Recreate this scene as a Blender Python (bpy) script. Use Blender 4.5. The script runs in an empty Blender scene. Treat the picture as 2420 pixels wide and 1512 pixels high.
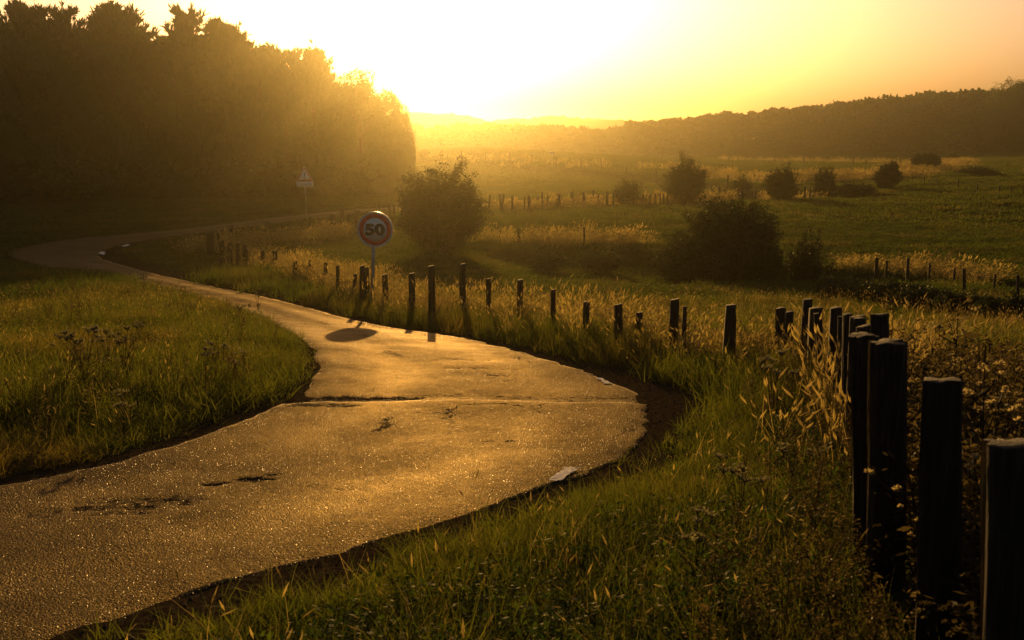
import bpy, math, random
import numpy as np
from mathutils import Vector, Matrix, Euler

# ------------------------------------------------------------------ camera, world, sun, exposure
S = bpy.context.scene
COL = S.collection
CAMZ = 20.0                      # height of the lens in the scene
PITCH = math.radians(11.0)       # looking down the lane
cam_data = bpy.data.cameras.new('camera')
cam_data.lens = 35.0; cam_data.sensor_width = 36.0
cam_data.clip_start = 0.05; cam_data.clip_end = 6000
cam_data.dof.use_dof = True; cam_data.dof.focus_distance = 15.0; cam_data.dof.aperture_fstop = 7.0
cam = bpy.data.objects.new('camera', cam_data); COL.objects.link(cam)
cam.location = (0, 0, CAMZ); cam.rotation_euler = (math.pi/2 - PITCH, 0, 0)
S.camera = cam

SUN_AZ = math.radians(-4.4)      # from +Y towards +X
SUN_EL = math.radians(8.2)
W = bpy.data.worlds.new('World'); S.world = W; W.use_nodes = True
nt = W.node_tree; nt.nodes.clear()
sky = nt.nodes.new('ShaderNodeTexSky'); sky.sky_type = 'NISHITA'; sky.sun_disc = False
sky.sun_elevation = SUN_EL; sky.sun_rotation = SUN_AZ
sky.altitude = 200; sky.air_density = 1.0; sky.dust_density = 4.5; sky.ozone_density = 0.6
tint = nt.nodes.new('ShaderNodeMix'); tint.data_type = 'RGBA'; tint.blend_type = 'MULTIPLY'
tint.inputs['Factor'].default_value = 1.0
tint.inputs['B'].default_value = (1.0, 0.82, 0.80, 1)
bg = nt.nodes.new('ShaderNodeBackground'); bg.inputs['Strength'].default_value = 0.060
out = nt.nodes.new('ShaderNodeOutputWorld')
nt.links.new(sky.outputs['Color'], tint.inputs['A'])
nt.links.new(tint.outputs['Result'], bg.inputs['Color'])
nt.links.new(bg.outputs['Background'], out.inputs['Surface'])

sl = bpy.data.lights.new('sun', 'SUN'); sl.energy = 5.0; sl.angle = math.radians(0.5)
sl.color = (1.0, 0.54, 0.15)
sun = bpy.data.objects.new('sun', sl); COL.objects.link(sun)
SD = Vector((math.sin(SUN_AZ)*math.cos(SUN_EL), math.cos(SUN_AZ)*math.cos(SUN_EL), math.sin(SUN_EL)))
sun.rotation_euler = SD.to_track_quat('Z', 'Y').to_euler()
sun.location = (-30, 300, 120)

vs = S.view_settings
vs.view_transform = 'Standard'; vs.look = 'None'; vs.gamma = 1; vs.use_curve_mapping = False
vs.exposure = 0.65
S.cycles.use_denoising = True
S.cycles.max_bounces = 6; S.cycles.diffuse_bounces = 2; S.cycles.glossy_bounces = 2
S.cycles.transmission_bounces = 3; S.cycles.volume_bounces = 0; S.cycles.transparent_max_bounces = 8
S.cycles.sample_clamp_indirect = 4.0
HAZE_DENSITY = 0.00070
HAZE_G = 0.935
HAZE_COL = (0.55, 0.52, 0.33)

# ------------------------------------------------------------------ small helpers
RNG = np.random.default_rng(7)
random.seed(7)
F = 35/36*2419.0                 # focal length in the units the photograph was measured in
CX, CY = 1209.5, 756.0
SINP, COSP = math.sin(PITCH), math.cos(PITCH)

def drop(py):                    # how far the view line through py falls per metre of Y
    return math.tan(PITCH + math.atan((py-CY)/F))
def at_y(px, py, Y):             # world point on that view line at distance Y
    H = drop(py)*Y
    d = Y*COSP + H*SINP
    return Vector(((px-CX)/F*d, Y, CAMZ-H))
def smooth(a, b, x):
    t = np.clip((x-a)/(b-a), 0, 1); return t*t*(3-2*t)

_perm = np.random.default_rng(3).permutation(512)
_perm = np.concatenate([_perm, _perm, _perm])
_val = np.random.default_rng(4).random(512)*2-1
def vnoise(x, y):                # smooth value noise, -1..1
    x = np.asarray(x, float); y = np.asarray(y, float)
    xi = np.floor(x).astype(int); yi = np.floor(y).astype(int)
    fx = x-xi; fy = y-yi
    fx = fx*fx*(3-2*fx); fy = fy*fy*(3-2*fy)
    def g(i, j): return _val[_perm[(_perm[i & 511] + (j & 511)) & 1023] & 511]
    a = g(xi, yi); b = g(xi+1, yi); c = g(xi, yi+1); d = g(xi+1, yi+1)
    return (a*(1-fx)+b*fx)*(1-fy) + (c*(1-fx)+d*fx)*fy
def fbm(x, y, o=4):
    s = 0; a = 1; t = 0
    for i in range(o):
        s = s + a*vnoise(x*2**i+17.3*i, y*2**i-9.1*i); t += a; a *= .5
    return s/t

def mesh_np(name, verts, faces, smooth_shade=False):
    """faces: (n,3) or (n,4) int array, or a list of such arrays"""
    me = bpy.data.meshes.new(name)
    verts = np.asarray(verts, np.float32)
    if not isinstance(faces, list): faces = [faces]
    faces = [np.asarray(f, np.int32) for f in faces if len(f)]
    loops = np.concatenate([f.ravel() for f in faces])
    tot = np.concatenate([np.full(len(f), f.shape[1], np.int32) for f in faces])
    start = np.concatenate([[0], np.cumsum(tot)[:-1]]).astype(np.int32)
    me.vertices.add(len(verts)); me.vertices.foreach_set('co', verts.ravel())
    me.loops.add(len(loops)); me.loops.foreach_set('vertex_index', loops)
    me.polygons.add(len(tot)); me.polygons.foreach_set('loop_start', start)
    try: me.polygons.foreach_set('loop_total', tot)
    except Exception: pass
    me.update(calc_edges=True)
    if smooth_shade: me.polygons.foreach_set('use_smooth', np.ones(len(tot), bool))
    return me

def link(o, parent=None):
    COL.objects.link(o)
    if parent is not None: o.parent = parent
    return o
def obj(name, me, mat=None, parent=None, loc=None):
    if mat is not None and len(me.materials) == 0: me.materials.append(mat)
    o = bpy.data.objects.new(name, me)
    if loc is not None: o.location = loc
    return link(o, parent)
def tag(o, label=None, cat=None, group=None, kind=None):
    if label: o['label'] = label
    if cat: o['category'] = cat
    if group: o['group'] = group
    if kind: o['kind'] = kind
    return o
def thing(name, loc, label, cat, group=None, rz=0):
    o = bpy.data.objects.new(name, None); o.empty_display_size = .2
    o.location = loc; o.rotation_euler = (0, 0, rz)
    link(o); return tag(o, label, cat, group)

class MB:                         # gathers verts and faces of one mesh
    def __init__(s): s.v = []; s.q = []; s.t = []; s.n = 0
    def add(s, v, q=None, t=None):
        v = np.asarray(v, float).reshape(-1, 3)
        if q is not None and len(q): s.q.append(np.asarray(q)+s.n)
        if t is not None and len(t): s.t.append(np.asarray(t)+s.n)
        s.v.append(v); s.n += len(v)
    def tube(s, pts, rad, k=6, cap=True):
        pts = [Vector(p) for p in pts]
        n = len(pts); V = []
        up = Vector((0.13, 0.21, 1)).normalized()
        for i, p in enumerate(pts):
            d = (pts[min(i+1, n-1)]-pts[max(i-1, 0)]).normalized()
            a = d.cross(up)
            if a.length < 1e-3: a = d.cross(Vector((1, 0, 0)))
            a.normalize(); b = d.cross(a)
            r = rad[i] if hasattr(rad, '__len__') else rad
            for j in range(k):
                t = 2*math.pi*j/k
                V.append(p + a*math.cos(t)*r + b*math.sin(t)*r)
        Q = [(i*k+j, i*k+(j+1) % k, (i+1)*k+(j+1) % k, (i+1)*k+j) for i in range(n-1) for j in range(k)]
        T = []
        if cap:
            V.append(pts[0]); V.append(pts[-1])
            T = [(n*k, (j+1) % k, j) for j in range(k)] + [(n*k+1, (n-1)*k+j, (n-1)*k+(j+1) % k) for j in range(k)]
        s.add([tuple(v) for v in V], Q, T)
    def box(s, c, h, rot=None):
        V = np.array([[x, y, z] for x in (-1, 1) for y in (-1, 1) for z in (-1, 1)], float)*np.array(h)
        if rot is not None: V = V @ np.array(rot.to_3x3()).T
        s.add(V+np.array(c), [(0, 1, 3, 2), (4, 6, 7, 5), (0, 4, 5, 1), (2, 3, 7, 6), (0, 2, 6, 4), (1, 5, 7, 3)])
    def mesh(s, name, sm=False):
        fs = []
        if s.q: fs.append(np.concatenate(s.q))
        if s.t: fs.append(np.concatenate(s.t))
        return mesh_np(name, np.concatenate(s.v), fs, sm)

# ------------------------------------------------------------------ materials
def newmat(name):
    m = bpy.data.materials.new(name); m.use_nodes = True
    m.node_tree.nodes.clear(); return m, m.node_tree
def N(t, typ, **kw):
    n = t.nodes.new(typ)
    for k, v in kw.items():
        if k.startswith('i_'): n.inputs[k[2:].replace('_', ' ')].default_value = v
        else: setattr(n, k, v)
    return n
def ramp(t, src, stops):
    r = N(t, 'ShaderNodeValToRGB'); e = r.color_ramp.elements
    while len(e) < len(stops): e.new(.5)
    for i, (p, c) in enumerate(stops):
        e[i].position = p; e[i].color = tuple(c)+(1,)
    t.links.new(src, r.inputs['Fac']); return r.outputs['Color']
def mixc(t, fac, a, b, blend='MIX'):
    m = N(t, 'ShaderNodeMix'); m.data_type = 'RGBA'; m.blend_type = blend
    for s_, v in (('Factor', fac), ('A', a), ('B', b)):
        if isinstance(v, (int, float)): m.inputs[s_].default_value = v
        elif isinstance(v, tuple): m.inputs[s_].default_value = v+(1,)
        else: t.links.new(v, m.inputs[s_])
    return m.outputs['Result']
def coords(t, which='Object'):
    return N(t, 'ShaderNodeTexCoord').outputs[which]
def noise(t, vec, scale, detail=3, rough=.5, out_='Fac'):
    n = N(t, 'ShaderNodeTexNoise'); n.inputs['Scale'].default_value = scale
    n.inputs['Detail'].default_value = detail; n.inputs['Roughness'].default_value = rough
    t.links.new(vec, n.inputs['Vector']); return n.outputs[out_]
def geo_pos(t): return N(t, 'ShaderNodeNewGeometry').outputs['Position']

def leaf_mat(name, ca, cb, trans=.5, gloss=.08, patch=None, rough=.45):
    """thin leaf: diffuse + light coming through + a little sheen; each instance and patch of ground differs"""
    m, t = newmat(name)
    ri = N(t, 'ShaderNodeObjectInfo').outputs['Random']
    nz = noise(t, geo_pos(t), 1.7, 3)
    a = N(t, 'ShaderNodeMath', operation='ADD'); t.links.new(ri, a.inputs[0]); t.links.new(nz, a.inputs[1])
    h = N(t, 'ShaderNodeMath', operation='MULTIPLY'); t.links.new(a.outputs[0], h.inputs[0]); h.inputs[1].default_value = .5
    col = ramp(t, h.outputs[0], [(.25, ca), (.75, cb)])
    if patch:
        n2 = noise(t, geo_pos(t), .35, 4, .6)
        f = ramp(t, n2, [(.5, (0, 0, 0)), (.68, (1, 1, 1))])
        col = mixc(t, f, col, patch)
    d = N(t, 'ShaderNodeBsdfDiffuse'); tr = N(t, 'ShaderNodeBsdfTranslucent'); g = N(t, 'ShaderNodeBsdfGlossy')
    g.inputs['Roughness'].default_value = rough; g.inputs['Color'].default_value = (.8, .8, .8, 1)
    t.links.new(col, d.inputs['Color'])
    tc = mixc(t, 1.0, col, (1.5, 1.5, 0.9), 'MULTIPLY'); t.links.new(tc, tr.inputs['Color'])
    m1 = N(t, 'ShaderNodeMixShader'); m1.inputs[0].default_value = trans
    m2 = N(t, 'ShaderNodeMixShader'); m2.inputs[0].default_value = gloss
    o = N(t, 'ShaderNodeOutputMaterial')
    t.links.new(d.outputs[0], m1.inputs[1]); t.links.new(tr.outputs[0], m1.inputs[2])
    t.links.new(m1.outputs[0], m2.inputs[1]); t.links.new(g.outputs[0], m2.inputs[2])
    t.links.new(m2.outputs[0], o.inputs['Surface'])
    return m

def plain(name, col, rough=.7, metal=0, var=0, scale=8, bump=0, bscale=30, spec=.5):
    m, t = newmat(name)
    b = N(t, 'ShaderNodeBsdfPrincipled'); o = N(t, 'ShaderNodeOutputMaterial')
    t.links.new(b.outputs[0], o.inputs['Surface'])
    b.inputs['Roughness'].default_value = rough; b.inputs['Metallic'].default_value = metal
    b.inputs['Specular IOR Level'].default_value = spec
    v = coords(t)
    if var:
        n = noise(t, v, scale, 4)
        c = ramp(t, n, [(.3, tuple(x*(1-var) for x in col)), (.7, tuple(min(1, x*(1+var)) for x in col))])
        t.links.new(c, b.inputs['Base Color'])
    else: b.inputs['Base Color'].default_value = tuple(col)+(1,)
    if bump:
        n = noise(t, v, bscale, 4); bp = N(t, 'ShaderNodeBump'); bp.inputs['Strength'].default_value = bump
        bp.inputs['Distance'].default_value = .02
        t.links.new(n, bp.inputs['Height']); t.links.new(bp.outputs[0], b.inputs['Normal'])
    return m

def wood_mat():
    m, t = newmat('weathered_wood')
    b = N(t, 'ShaderNodeBsdfPrincipled'); o = N(t, 'ShaderNodeOutputMaterial')
    t.links.new(b.outputs[0], o.inputs['Surface'])
    mp = N(t, 'ShaderNodeMapping'); mp.inputs['Scale'].default_value = (34, 34, 1.6)
    t.links.new(geo_pos(t), mp.inputs['Vector'])
    grain = noise(t, mp.outputs[0], 2.2, 6, .65)
    blot = noise(t, geo_pos(t), 5, 4)
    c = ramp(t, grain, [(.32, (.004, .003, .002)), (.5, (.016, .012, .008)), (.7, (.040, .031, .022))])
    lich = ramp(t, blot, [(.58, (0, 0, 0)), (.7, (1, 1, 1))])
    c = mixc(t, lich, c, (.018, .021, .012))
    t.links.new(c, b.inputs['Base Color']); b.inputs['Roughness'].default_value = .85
    b.inputs['Specular IOR Level'].default_value = .25
    bp = N(t, 'ShaderNodeBump'); bp.inputs['Strength'].default_value = .9; bp.inputs['Distance'].default_value = .012
    t.links.new(grain, bp.inputs['Height']); t.links.new(bp.outputs[0], b.inputs['Normal'])
    return m

def asphalt_mat():
    m, t = newmat('worn_asphalt')
    b = N(t, 'ShaderNodeBsdfPrincipled'); o = N(t, 'ShaderNodeOutputMaterial')
    t.links.new(b.outputs[0], o.inputs['Surface'])
    p = geo_pos(t)
    vo = N(t, 'ShaderNodeTexVoronoi'); vo.inputs['Scale'].default_value = 130; t.links.new(p, vo.inputs['Vector'])
    vo2 = N(t, 'ShaderNodeTexVoronoi'); vo2.inputs['Scale'].default_value = 70; t.links.new(p, vo2.inputs['Vector'])
    mid = noise(t, p, 9, 4, .6); big = noise(t, p, .8, 4, .6)
    st = ramp(t, vo.outputs['Color'], [(.1, (.008, .0065, .0045)), (.55, (.022, .018, .013)), (.95, (.065, .054, .040))])
    c = mixc(t, ramp(t, big, [(.35, (0, 0, 0)), (.7, (.75, .75, .75))]), st, (.012, .010, .0075))
    wear = N(t, 'ShaderNodeAttribute'); wear.attribute_name = 'wear'
    cn = noise(t, p, 14, 5, .7)
    wadd = N(t, 'ShaderNodeMath', operation='MULTIPLY_ADD'); t.links.new(cn, wadd.inputs[0]); wadd.inputs[1].default_value = 1.6
    wsub = N(t, 'ShaderNodeMath', operation='SUBTRACT'); t.links.new(wear.outputs['Fac'], wsub.inputs[0]); wsub.inputs[1].default_value = .8
    t.links.new(wsub.outputs[0], wadd.inputs[2])
    wcl = ramp(t, wadd.outputs[0], [(.35, (0, 0, 0)), (.75, (1, 1, 1))])
    wob = N(t, 'ShaderNodeVectorMath', operation='MULTIPLY_ADD'); t.links.new(noise(t, p, 2.5, 4, .6, 'Color'), wob.inputs[0]); wob.inputs[1].default_value = (.55, .55, .55); t.links.new(p, wob.inputs[2])
    vc = N(t, 'ShaderNodeTexVoronoi'); vc.feature = 'DISTANCE_TO_EDGE'; vc.inputs['Scale'].default_value = .85; t.links.new(wob.outputs[0], vc.inputs['Vector'])
    ck = ramp(t, vc.outputs['Distance'], [(.002, (.75, .75, .75)), (.010, (0, 0, 0))])
    ck = mixc(t, 1.0, ck, ramp(t, noise(t, p, .7, 3), [(.52, (0, 0, 0)), (.66, (1, 1, 1))]), 'MULTIPLY')
    wcl = mixc(t, 1.0, wcl, ck, 'LIGHTEN')
    c = mixc(t, wcl, c, (.008, .0075, .007))
    trk = N(t, 'ShaderNodeAttribute'); trk.attribute_name = 'track'
    t.links.new(c, b.inputs['Base Color'])
    rr = N(t, 'ShaderNodeMapRange'); rr.inputs['To Min'].default_value = .40; rr.inputs['To Max'].default_value = .62
    mm_ = N(t, 'ShaderNodeMath', operation='MULTIPLY_ADD'); t.links.new(big, mm_.inputs[0]); mm_.inputs[1].default_value = 1.1
    mt_ = N(t, 'ShaderNodeMath', operation='MULTIPLY_ADD'); t.links.new(trk.outputs['Fac'], mt_.inputs[0]); mt_.inputs[1].default_value = -.45
    t.links.new(mid, mt_.inputs[2]); mh_ = N(t, 'ShaderNodeMath', operation='SUBTRACT'); t.links.new(mt_.outputs[0], mh_.inputs[0]); mh_.inputs[1].default_value = .3
    t.links.new(mh_.outputs[0], mm_.inputs[2]); t.links.new(mm_.outputs[0], rr.inputs['Value'])
    r2 = N(t, 'ShaderNodeMath', operation='ADD'); t.links.new(rr.outputs[0], r2.inputs[0])
    wm = N(t, 'ShaderNodeMath', operation='MULTIPLY'); t.links.new(wcl, wm.inputs[0]); wm.inputs[1].default_value = .4
    t.links.new(wm.outputs[0], r2.inputs[1]); t.links.new(r2.outputs[0], b.inputs['Roughness'])
    b.inputs['Specular IOR Level'].default_value = .05
    h = N(t, 'ShaderNodeMath', operation='ADD'); t.links.new(vo.outputs['Distance'], h.inputs[0])
    h2 = N(t, 'ShaderNodeMath', operation='MULTIPLY'); t.links.new(vo2.outputs['Distance'], h2.inputs[0]); h2.inputs[1].default_value = 1.2
    t.links.new(h2.outputs[0], h.inputs[1])
    h3 = N(t, 'ShaderNodeMath', operation='MULTIPLY_ADD'); t.links.new(mid, h3.inputs[0]); h3.inputs[1].default_value = -.9
    t.links.new(h.outputs[0], h3.inputs[2])
    bp = N(t, 'ShaderNodeBump'); bp.inputs['Strength'].default_value = 1.0; bp.inputs['Distance'].default_value = .0052
    bp.invert = True
    t.links.new(h3.outputs[0], bp.inputs['Height']); t.links.new(bp.outputs[0], b.inputs['Normal'])
    # porous surface: most of it only scatters, the polished stone faces shine
    df = N(t, 'ShaderNodeBsdfDiffuse'); t.links.new(c, df.inputs['Color']); t.links.new(bp.outputs[0], df.inputs['Normal'])
    ms = N(t, 'ShaderNodeMixShader'); fr = N(t, 'ShaderNodeMapRange'); fr.inputs['From Min'].default_value = .3; fr.inputs['From Max'].default_value = .7
    fr.inputs['To Min'].default_value = .30; fr.inputs['To Max'].default_value = .85; pa = N(t, 'ShaderNodeMath', operation='MULTIPLY_ADD'); t.links.new(noise(t, p, 1.1, 5, .65), pa.inputs[0]); pa.inputs[1].default_value = .9
    t.links.new(noise(t, p, 60, 3, .7), pa.inputs[2]); pb_ = N(t, 'ShaderNodeMath', operation='SUBTRACT'); t.links.new(pa.outputs[0], pb_.inputs[0]); pb_.inputs[1].default_value = .47
    t.links.new(pb_.outputs[0], fr.inputs['Value'])
    cx_ = N(t, 'ShaderNodeMath', operation='MULTIPLY_ADD'); t.links.new(wcl, cx_.inputs[0]); cx_.inputs[1].default_value = -.8; cx_.use_clamp = True
    t.links.new(fr.outputs[0], cx_.inputs[2]); t.links.new(cx_.outputs[0], ms.inputs[0]); t.links.new(df.outputs[0], ms.inputs[1])
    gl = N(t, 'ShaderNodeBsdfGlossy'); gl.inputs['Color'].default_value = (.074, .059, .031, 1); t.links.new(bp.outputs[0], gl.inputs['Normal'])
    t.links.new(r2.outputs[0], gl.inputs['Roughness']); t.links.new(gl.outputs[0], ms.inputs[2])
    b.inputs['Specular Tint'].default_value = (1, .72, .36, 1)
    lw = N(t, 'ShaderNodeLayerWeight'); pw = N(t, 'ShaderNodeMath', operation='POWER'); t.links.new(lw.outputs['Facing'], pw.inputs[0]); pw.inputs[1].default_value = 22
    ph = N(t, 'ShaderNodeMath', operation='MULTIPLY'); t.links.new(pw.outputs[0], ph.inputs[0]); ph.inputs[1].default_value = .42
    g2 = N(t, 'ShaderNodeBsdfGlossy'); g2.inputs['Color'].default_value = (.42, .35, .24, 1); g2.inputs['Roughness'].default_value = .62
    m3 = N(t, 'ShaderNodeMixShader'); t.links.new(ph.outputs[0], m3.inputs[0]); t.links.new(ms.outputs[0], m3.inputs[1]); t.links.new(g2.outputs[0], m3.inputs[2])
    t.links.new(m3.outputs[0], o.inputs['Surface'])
    return m

def ground_mat():
    m, t = newmat('meadow_soil')
    b = N(t, 'ShaderNodeBsdfPrincipled'); o = N(t, 'ShaderNodeOutputMaterial')
    t.links.new(b.outputs[0], o.inputs['Surface'])
    p = geo_pos(t)
    n1 = noise(t, p, .06, 5, .6); n2 = noise(t, p, 1.3, 5, .65); n3 = noise(t, p, 22, 4, .7)
    g = ramp(t, n2, [(.3, (.008, .013, .003)), (.55, (.018, .026, .006)), (.75, (.034, .036, .011))])
    g = mixc(t, ramp(t, n1, [(.4, (0, 0, 0)), (.65, (.6, .6, .6))]), g, (.034, .036, .011))
    dirt = ramp(t, n3, [(.3, (.008, .006, .004)), (.55, (.022, .017, .011)), (.8, (.055, .043, .028))])
    at = N(t, 'ShaderNodeAttribute'); at.attribute_name = 'dirt'
    c = mixc(t, at.outputs['Fac'], g, dirt)
    t.links.new(c, b.inputs['Base Color']); b.inputs['Roughness'].default_value = .95
    b.inputs['Specular IOR Level'].default_value = 0.0
    bp = N(t, 'ShaderNodeBump'); bp.inputs['Strength'].default_value = .6; bp.inputs['Distance'].default_value = .015
    t.links.new(n3, bp.inputs['Height']); t.links.new(bp.outputs[0], b.inputs['Normal'])
    return m

M = {}
M['ground'] = ground_mat()
M['asphalt'] = asphalt_mat()
M['wood'] = wood_mat()
M['bark'] = plain('bark', (.055, .040, .028), .9, var=.5, scale=6, bump=.8, bscale=12)
M['grass'] = leaf_mat('grass_blade', (.033, .045, .007), (.070, .074, .013), .6, .01, patch=(.092, .068, .020))
M['field'] = leaf_mat('meadow_blade', (.020, .034, .006), (.044, .056, .011), .55, .01, patch=(.066, .058, .019))
M['dry'] = leaf_mat('dry_stalk', (.11, .085, .038), (.235, .18, .08), .6, .02)
M['weed'] = leaf_mat('withered_weed', (.022, .018, .010), (.062, .048, .025), .5, .01)
M['herbleaf'] = leaf_mat('herb_leaf', (.020, .040, .006), (.045, .066, .012), .5, .01)
M['needle'] = leaf_mat('pine_needle', (.030, .044, .014), (.058, .074, .022), .2, .04)
M['leaf'] = leaf_mat('broad_leaf', (.026, .042, .012), (.050, .068, .020), .22, .03)
M['bushleaf'] = leaf_mat('thorn_leaf', (.014, .020, .006), (.034, .040, .012), .22, .02)
M['umbel'] = leaf_mat('umbel_flower', (.09, .085, .065), (.18, .17, .13), .4, .0)
M['fluff'] = leaf_mat('seed_fluff', (.12, .095, .055), (.26, .21, .135), .6, .01)
M['pebble'] = plain('pebble', (.045, .036, .028), .8, var=.5, scale=20, spec=0.0)
M['steel'] = plain('galvanised_steel', (.30, .30, .29), .5, .6, var=.15, scale=20)
M['signback'] = plain('sign_rim_metal', (.55, .55, .53), .4, .7)
M['red'] = plain('red_sign_film', (.55, .035, .02), .45, var=.06, scale=9)
M['white'] = plain('white_sign_film', (.60, .60, .56), .45, var=.05, scale=7)
M['black'] = plain('black_sign_film', (.012, .012, .012), .5)
M['paint'] = plain('road_paint', (.60, .57, .50), .9, var=.25, scale=30, bump=.4, bscale=60, spec=0)
M['wire'] = plain('rusty_wire', (.03, .018, .011), .9, 0, spec=.1)
M['hill'] = plain('wooded_hill', (.040, .046, .020), .95, var=.35, scale=.05)

# ------------------------------------------------------------------ terrain
CTRL = []
for px in (0, 500, 1000, 1500, 2000, 2419):
    for Y, H in ((0, 1.75), (4, 2.17), (9, 2.66), (13, 3.06), (16.7, 3.52), (20, 3.97), (24, 4.32)):
        CTRL.append(((px-CX)/F*Y*1.05 if Y else (px-CX)/400, Y, H))
for px, py, Y in [(300, 620, 43), (1209, 620, 41), (1209, 600, 46), (2200, 650, 36), (150, 600, 48), (-500, 600, 48),
                  (1209, 520, 62), (1209, 495, 78), (850, 495, 77), (1150, 486, 84), (300, 520, 66), (0, 540, 60),
                  (0, 480, 90), (500, 475, 100), (900, 462, 115), (1150, 440, 125), (1100, 400, 170), (1000, 370, 195),
                  (1100, 352, 235), (1500, 372, 240), (1700, 470, 88), (1700, 420, 140), (1750, 378, 250),
                  (2200, 400, 150), (2400, 380, 200), (2200, 372, 260), (2400, 355, 300), (2400, 450, 85),
                  (2400, 520, 60), (2400, 600, 42), (2000, 520, 60), (1500, 520, 60), (3000, 500, 60), (3000, 400, 150),
                  (-700, 480, 90), (3000, 620, 36)]:
    p = at_y(px, py, Y); CTRL.append((p.x, p.y, CAMZ-p.z))
for px, Y, H in [(1200, 268, 9), (1200, 330, 13), (1200, 420, 18), (1700, 330, 9.0), (2400, 380, 8), (600, 200, 10), (0, 200, 9), (0, 600, 25), (1200, 700, 30),
                 (2400, 700, 22), (1200, 1400, 34), (0, 1400, 34), (2400, 1400, 34), (-1500, 400, 10), (4000, 400, 10)]:
    CTRL.append(((px-CX)/F*Y, Y, H))
CTRL = np.array(CTRL)
def _uv(X, Y):
    Yc = np.maximum(Y, -4.0)+7.0
    return np.stack([np.clip(X/Yc, -1.6, 1.6)*2.2, np.log(Yc)*1.35], -1)
def _phi(r2): return .5*r2*np.log(r2+1e-9)
_cu = _uv(CTRL[:, 0], CTRL[:, 1])
_n = len(CTRL)
_K = _phi(((_cu[:, None]-_cu[None])**2).sum(-1)) + np.eye(_n)*2e-3
_P = np.concatenate([np.ones((_n, 1)), _cu], 1)
_A = np.block([[_K, _P], [_P.T, np.zeros((3, 3))]])
_w = np.linalg.solve(_A, np.concatenate([CTRL[:, 2], np.zeros(3)]))
def H0(X, Y):
    X = np.asarray(X, float); Y = np.asarray(Y, float)
    sh = X.shape; X = X.ravel(); Y = Y.ravel(); res = np.empty(len(X))
    for i in range(0, len(X), 40000):
        u = _uv(X[i:i+40000], Y[i:i+40000])
        res[i:i+40000] = _phi(((u[:, None]-_cu[None])**2).sum(-1)) @ _w[:_n] + _w[_n] + u @ _w[_n+1:]
    return res.reshape(sh)
def Z0(X, Y): return CAMZ - H0(X, Y)
def hit(px, py, lift=0.0):        # where the view line first meets the ground (lifted by `lift`)
    Ys = np.exp(np.linspace(math.log(2.2), math.log(900), 1400)); t = drop(py)
    Hh = t*Ys; d = Ys*COSP+Hh*SINP; Xs = (px-CX)/F*d
    g = H0(Xs, Ys)-lift-Hh
    k = np.argmax(g <= 0)
    if g[k] > 0: k = len(Ys)-1
    return np.array([Xs[k], Ys[k]])

# ------------------------------------------------------------------ the lane
PAIRS = [((-1500, 1400), (-1100, 2300)), ((-700, 1270), (-350, 1750)), ((-300, 1200), (180, 1512)), ((0, 1145), (640, 1350)), ((200, 1110), (900, 1290)),
         ((330, 1080), (1240, 1170)), ((560, 1000), (1450, 1095)), ((680, 950), (1530, 1010)), ((742, 890), (1530, 955)),
         ((750, 860), (1440, 903)), ((735, 825), (1290, 848)), ((685, 785), (1080, 797)), ((600, 745), (870, 765)),
         ((450, 700), (650, 708)), ((300, 665), (430, 662)), ((150, 640), (320, 636)), ((50, 617), (250, 615)),
         ((15, 600), (228, 604)), ((60, 583), (245, 590)), ((180, 565), (300, 577)), ((300, 553), (400, 560)),
         ((439, 541), (480, 550)), ((560, 525), (600, 535)), ((703, 508), (740, 517)), ((850, 495), (880, 502)),
         ((960, 488), (990, 495)), ((1100, 483), (1120, 489)), ((1250, 482), (1265, 488)), ((1420, 474), (1430, 480))]
def cr(P, n):
    P = np.array(P); P = np.concatenate([[2*P[0]-P[1]], P, [2*P[-1]-P[-2]]]); o = []
    for i in range(1, len(P)-2):
        a, b, c, d = P[i-1:i+3]
        for t in np.linspace(0, 1, n, endpoint=False):
            o.append(.5*((2*b)+(-a+c)*t+(2*a-5*b+4*c-d)*t*t+(-a+3*b-3*c+d)*t**3))
    o.append(P[-2]); return np.array(o)
Lw = np.array([hit(*a) for a, b in PAIRS]); Rw = np.array([hit(*b) for a, b in PAIRS])
L1 = cr(Lw, 12); R1 = cr(Rw, 12)
for _ in range(16):
    for A in (L1, R1): A[1:-1] = (A[:-2]+2*A[1:-1]+A[2:])/4
# resample both edges together, finely near the lens
mid = (L1+R1)/2
seg = np.linalg.norm(np.diff(mid, axis=0), axis=1); cum = np.concatenate([[0], np.cumsum(seg)])
ss = [0.0]
while ss[-1] < cum[-1]:
    y = np.interp(ss[-1], cum, mid[:, 1]); ss.append(ss[-1] + max(.05, .0085*max(4.5, np.hypot(y, np.interp(ss[-1], cum, mid[:, 0])))))
ss = np.array(ss[:-1]+[cum[-1]])
LE = np.stack([np.interp(ss, cum, L1[:, k]) for k in (0, 1)], 1)
RE = np.stack([np.interp(ss, cum, R1[:, k]) for k in (0, 1)], 1)
dirv = RE-LE; wid = np.linalg.norm(dirv, axis=1)[:, None]; dirv = dirv/wid
jr = (.10*fbm(ss*.9, ss*0+3.3, 4)+.06*fbm(ss*3.5, ss*0+8, 4))[:, None]
jl = (.07*fbm(ss*.8, ss*0+13.3, 4)+.02*vnoise(ss*7, ss*0+28))[:, None]
RE = RE+dirv*jr; LE = LE+dirv*jl
MIDW = (LE+RE)/2

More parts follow.
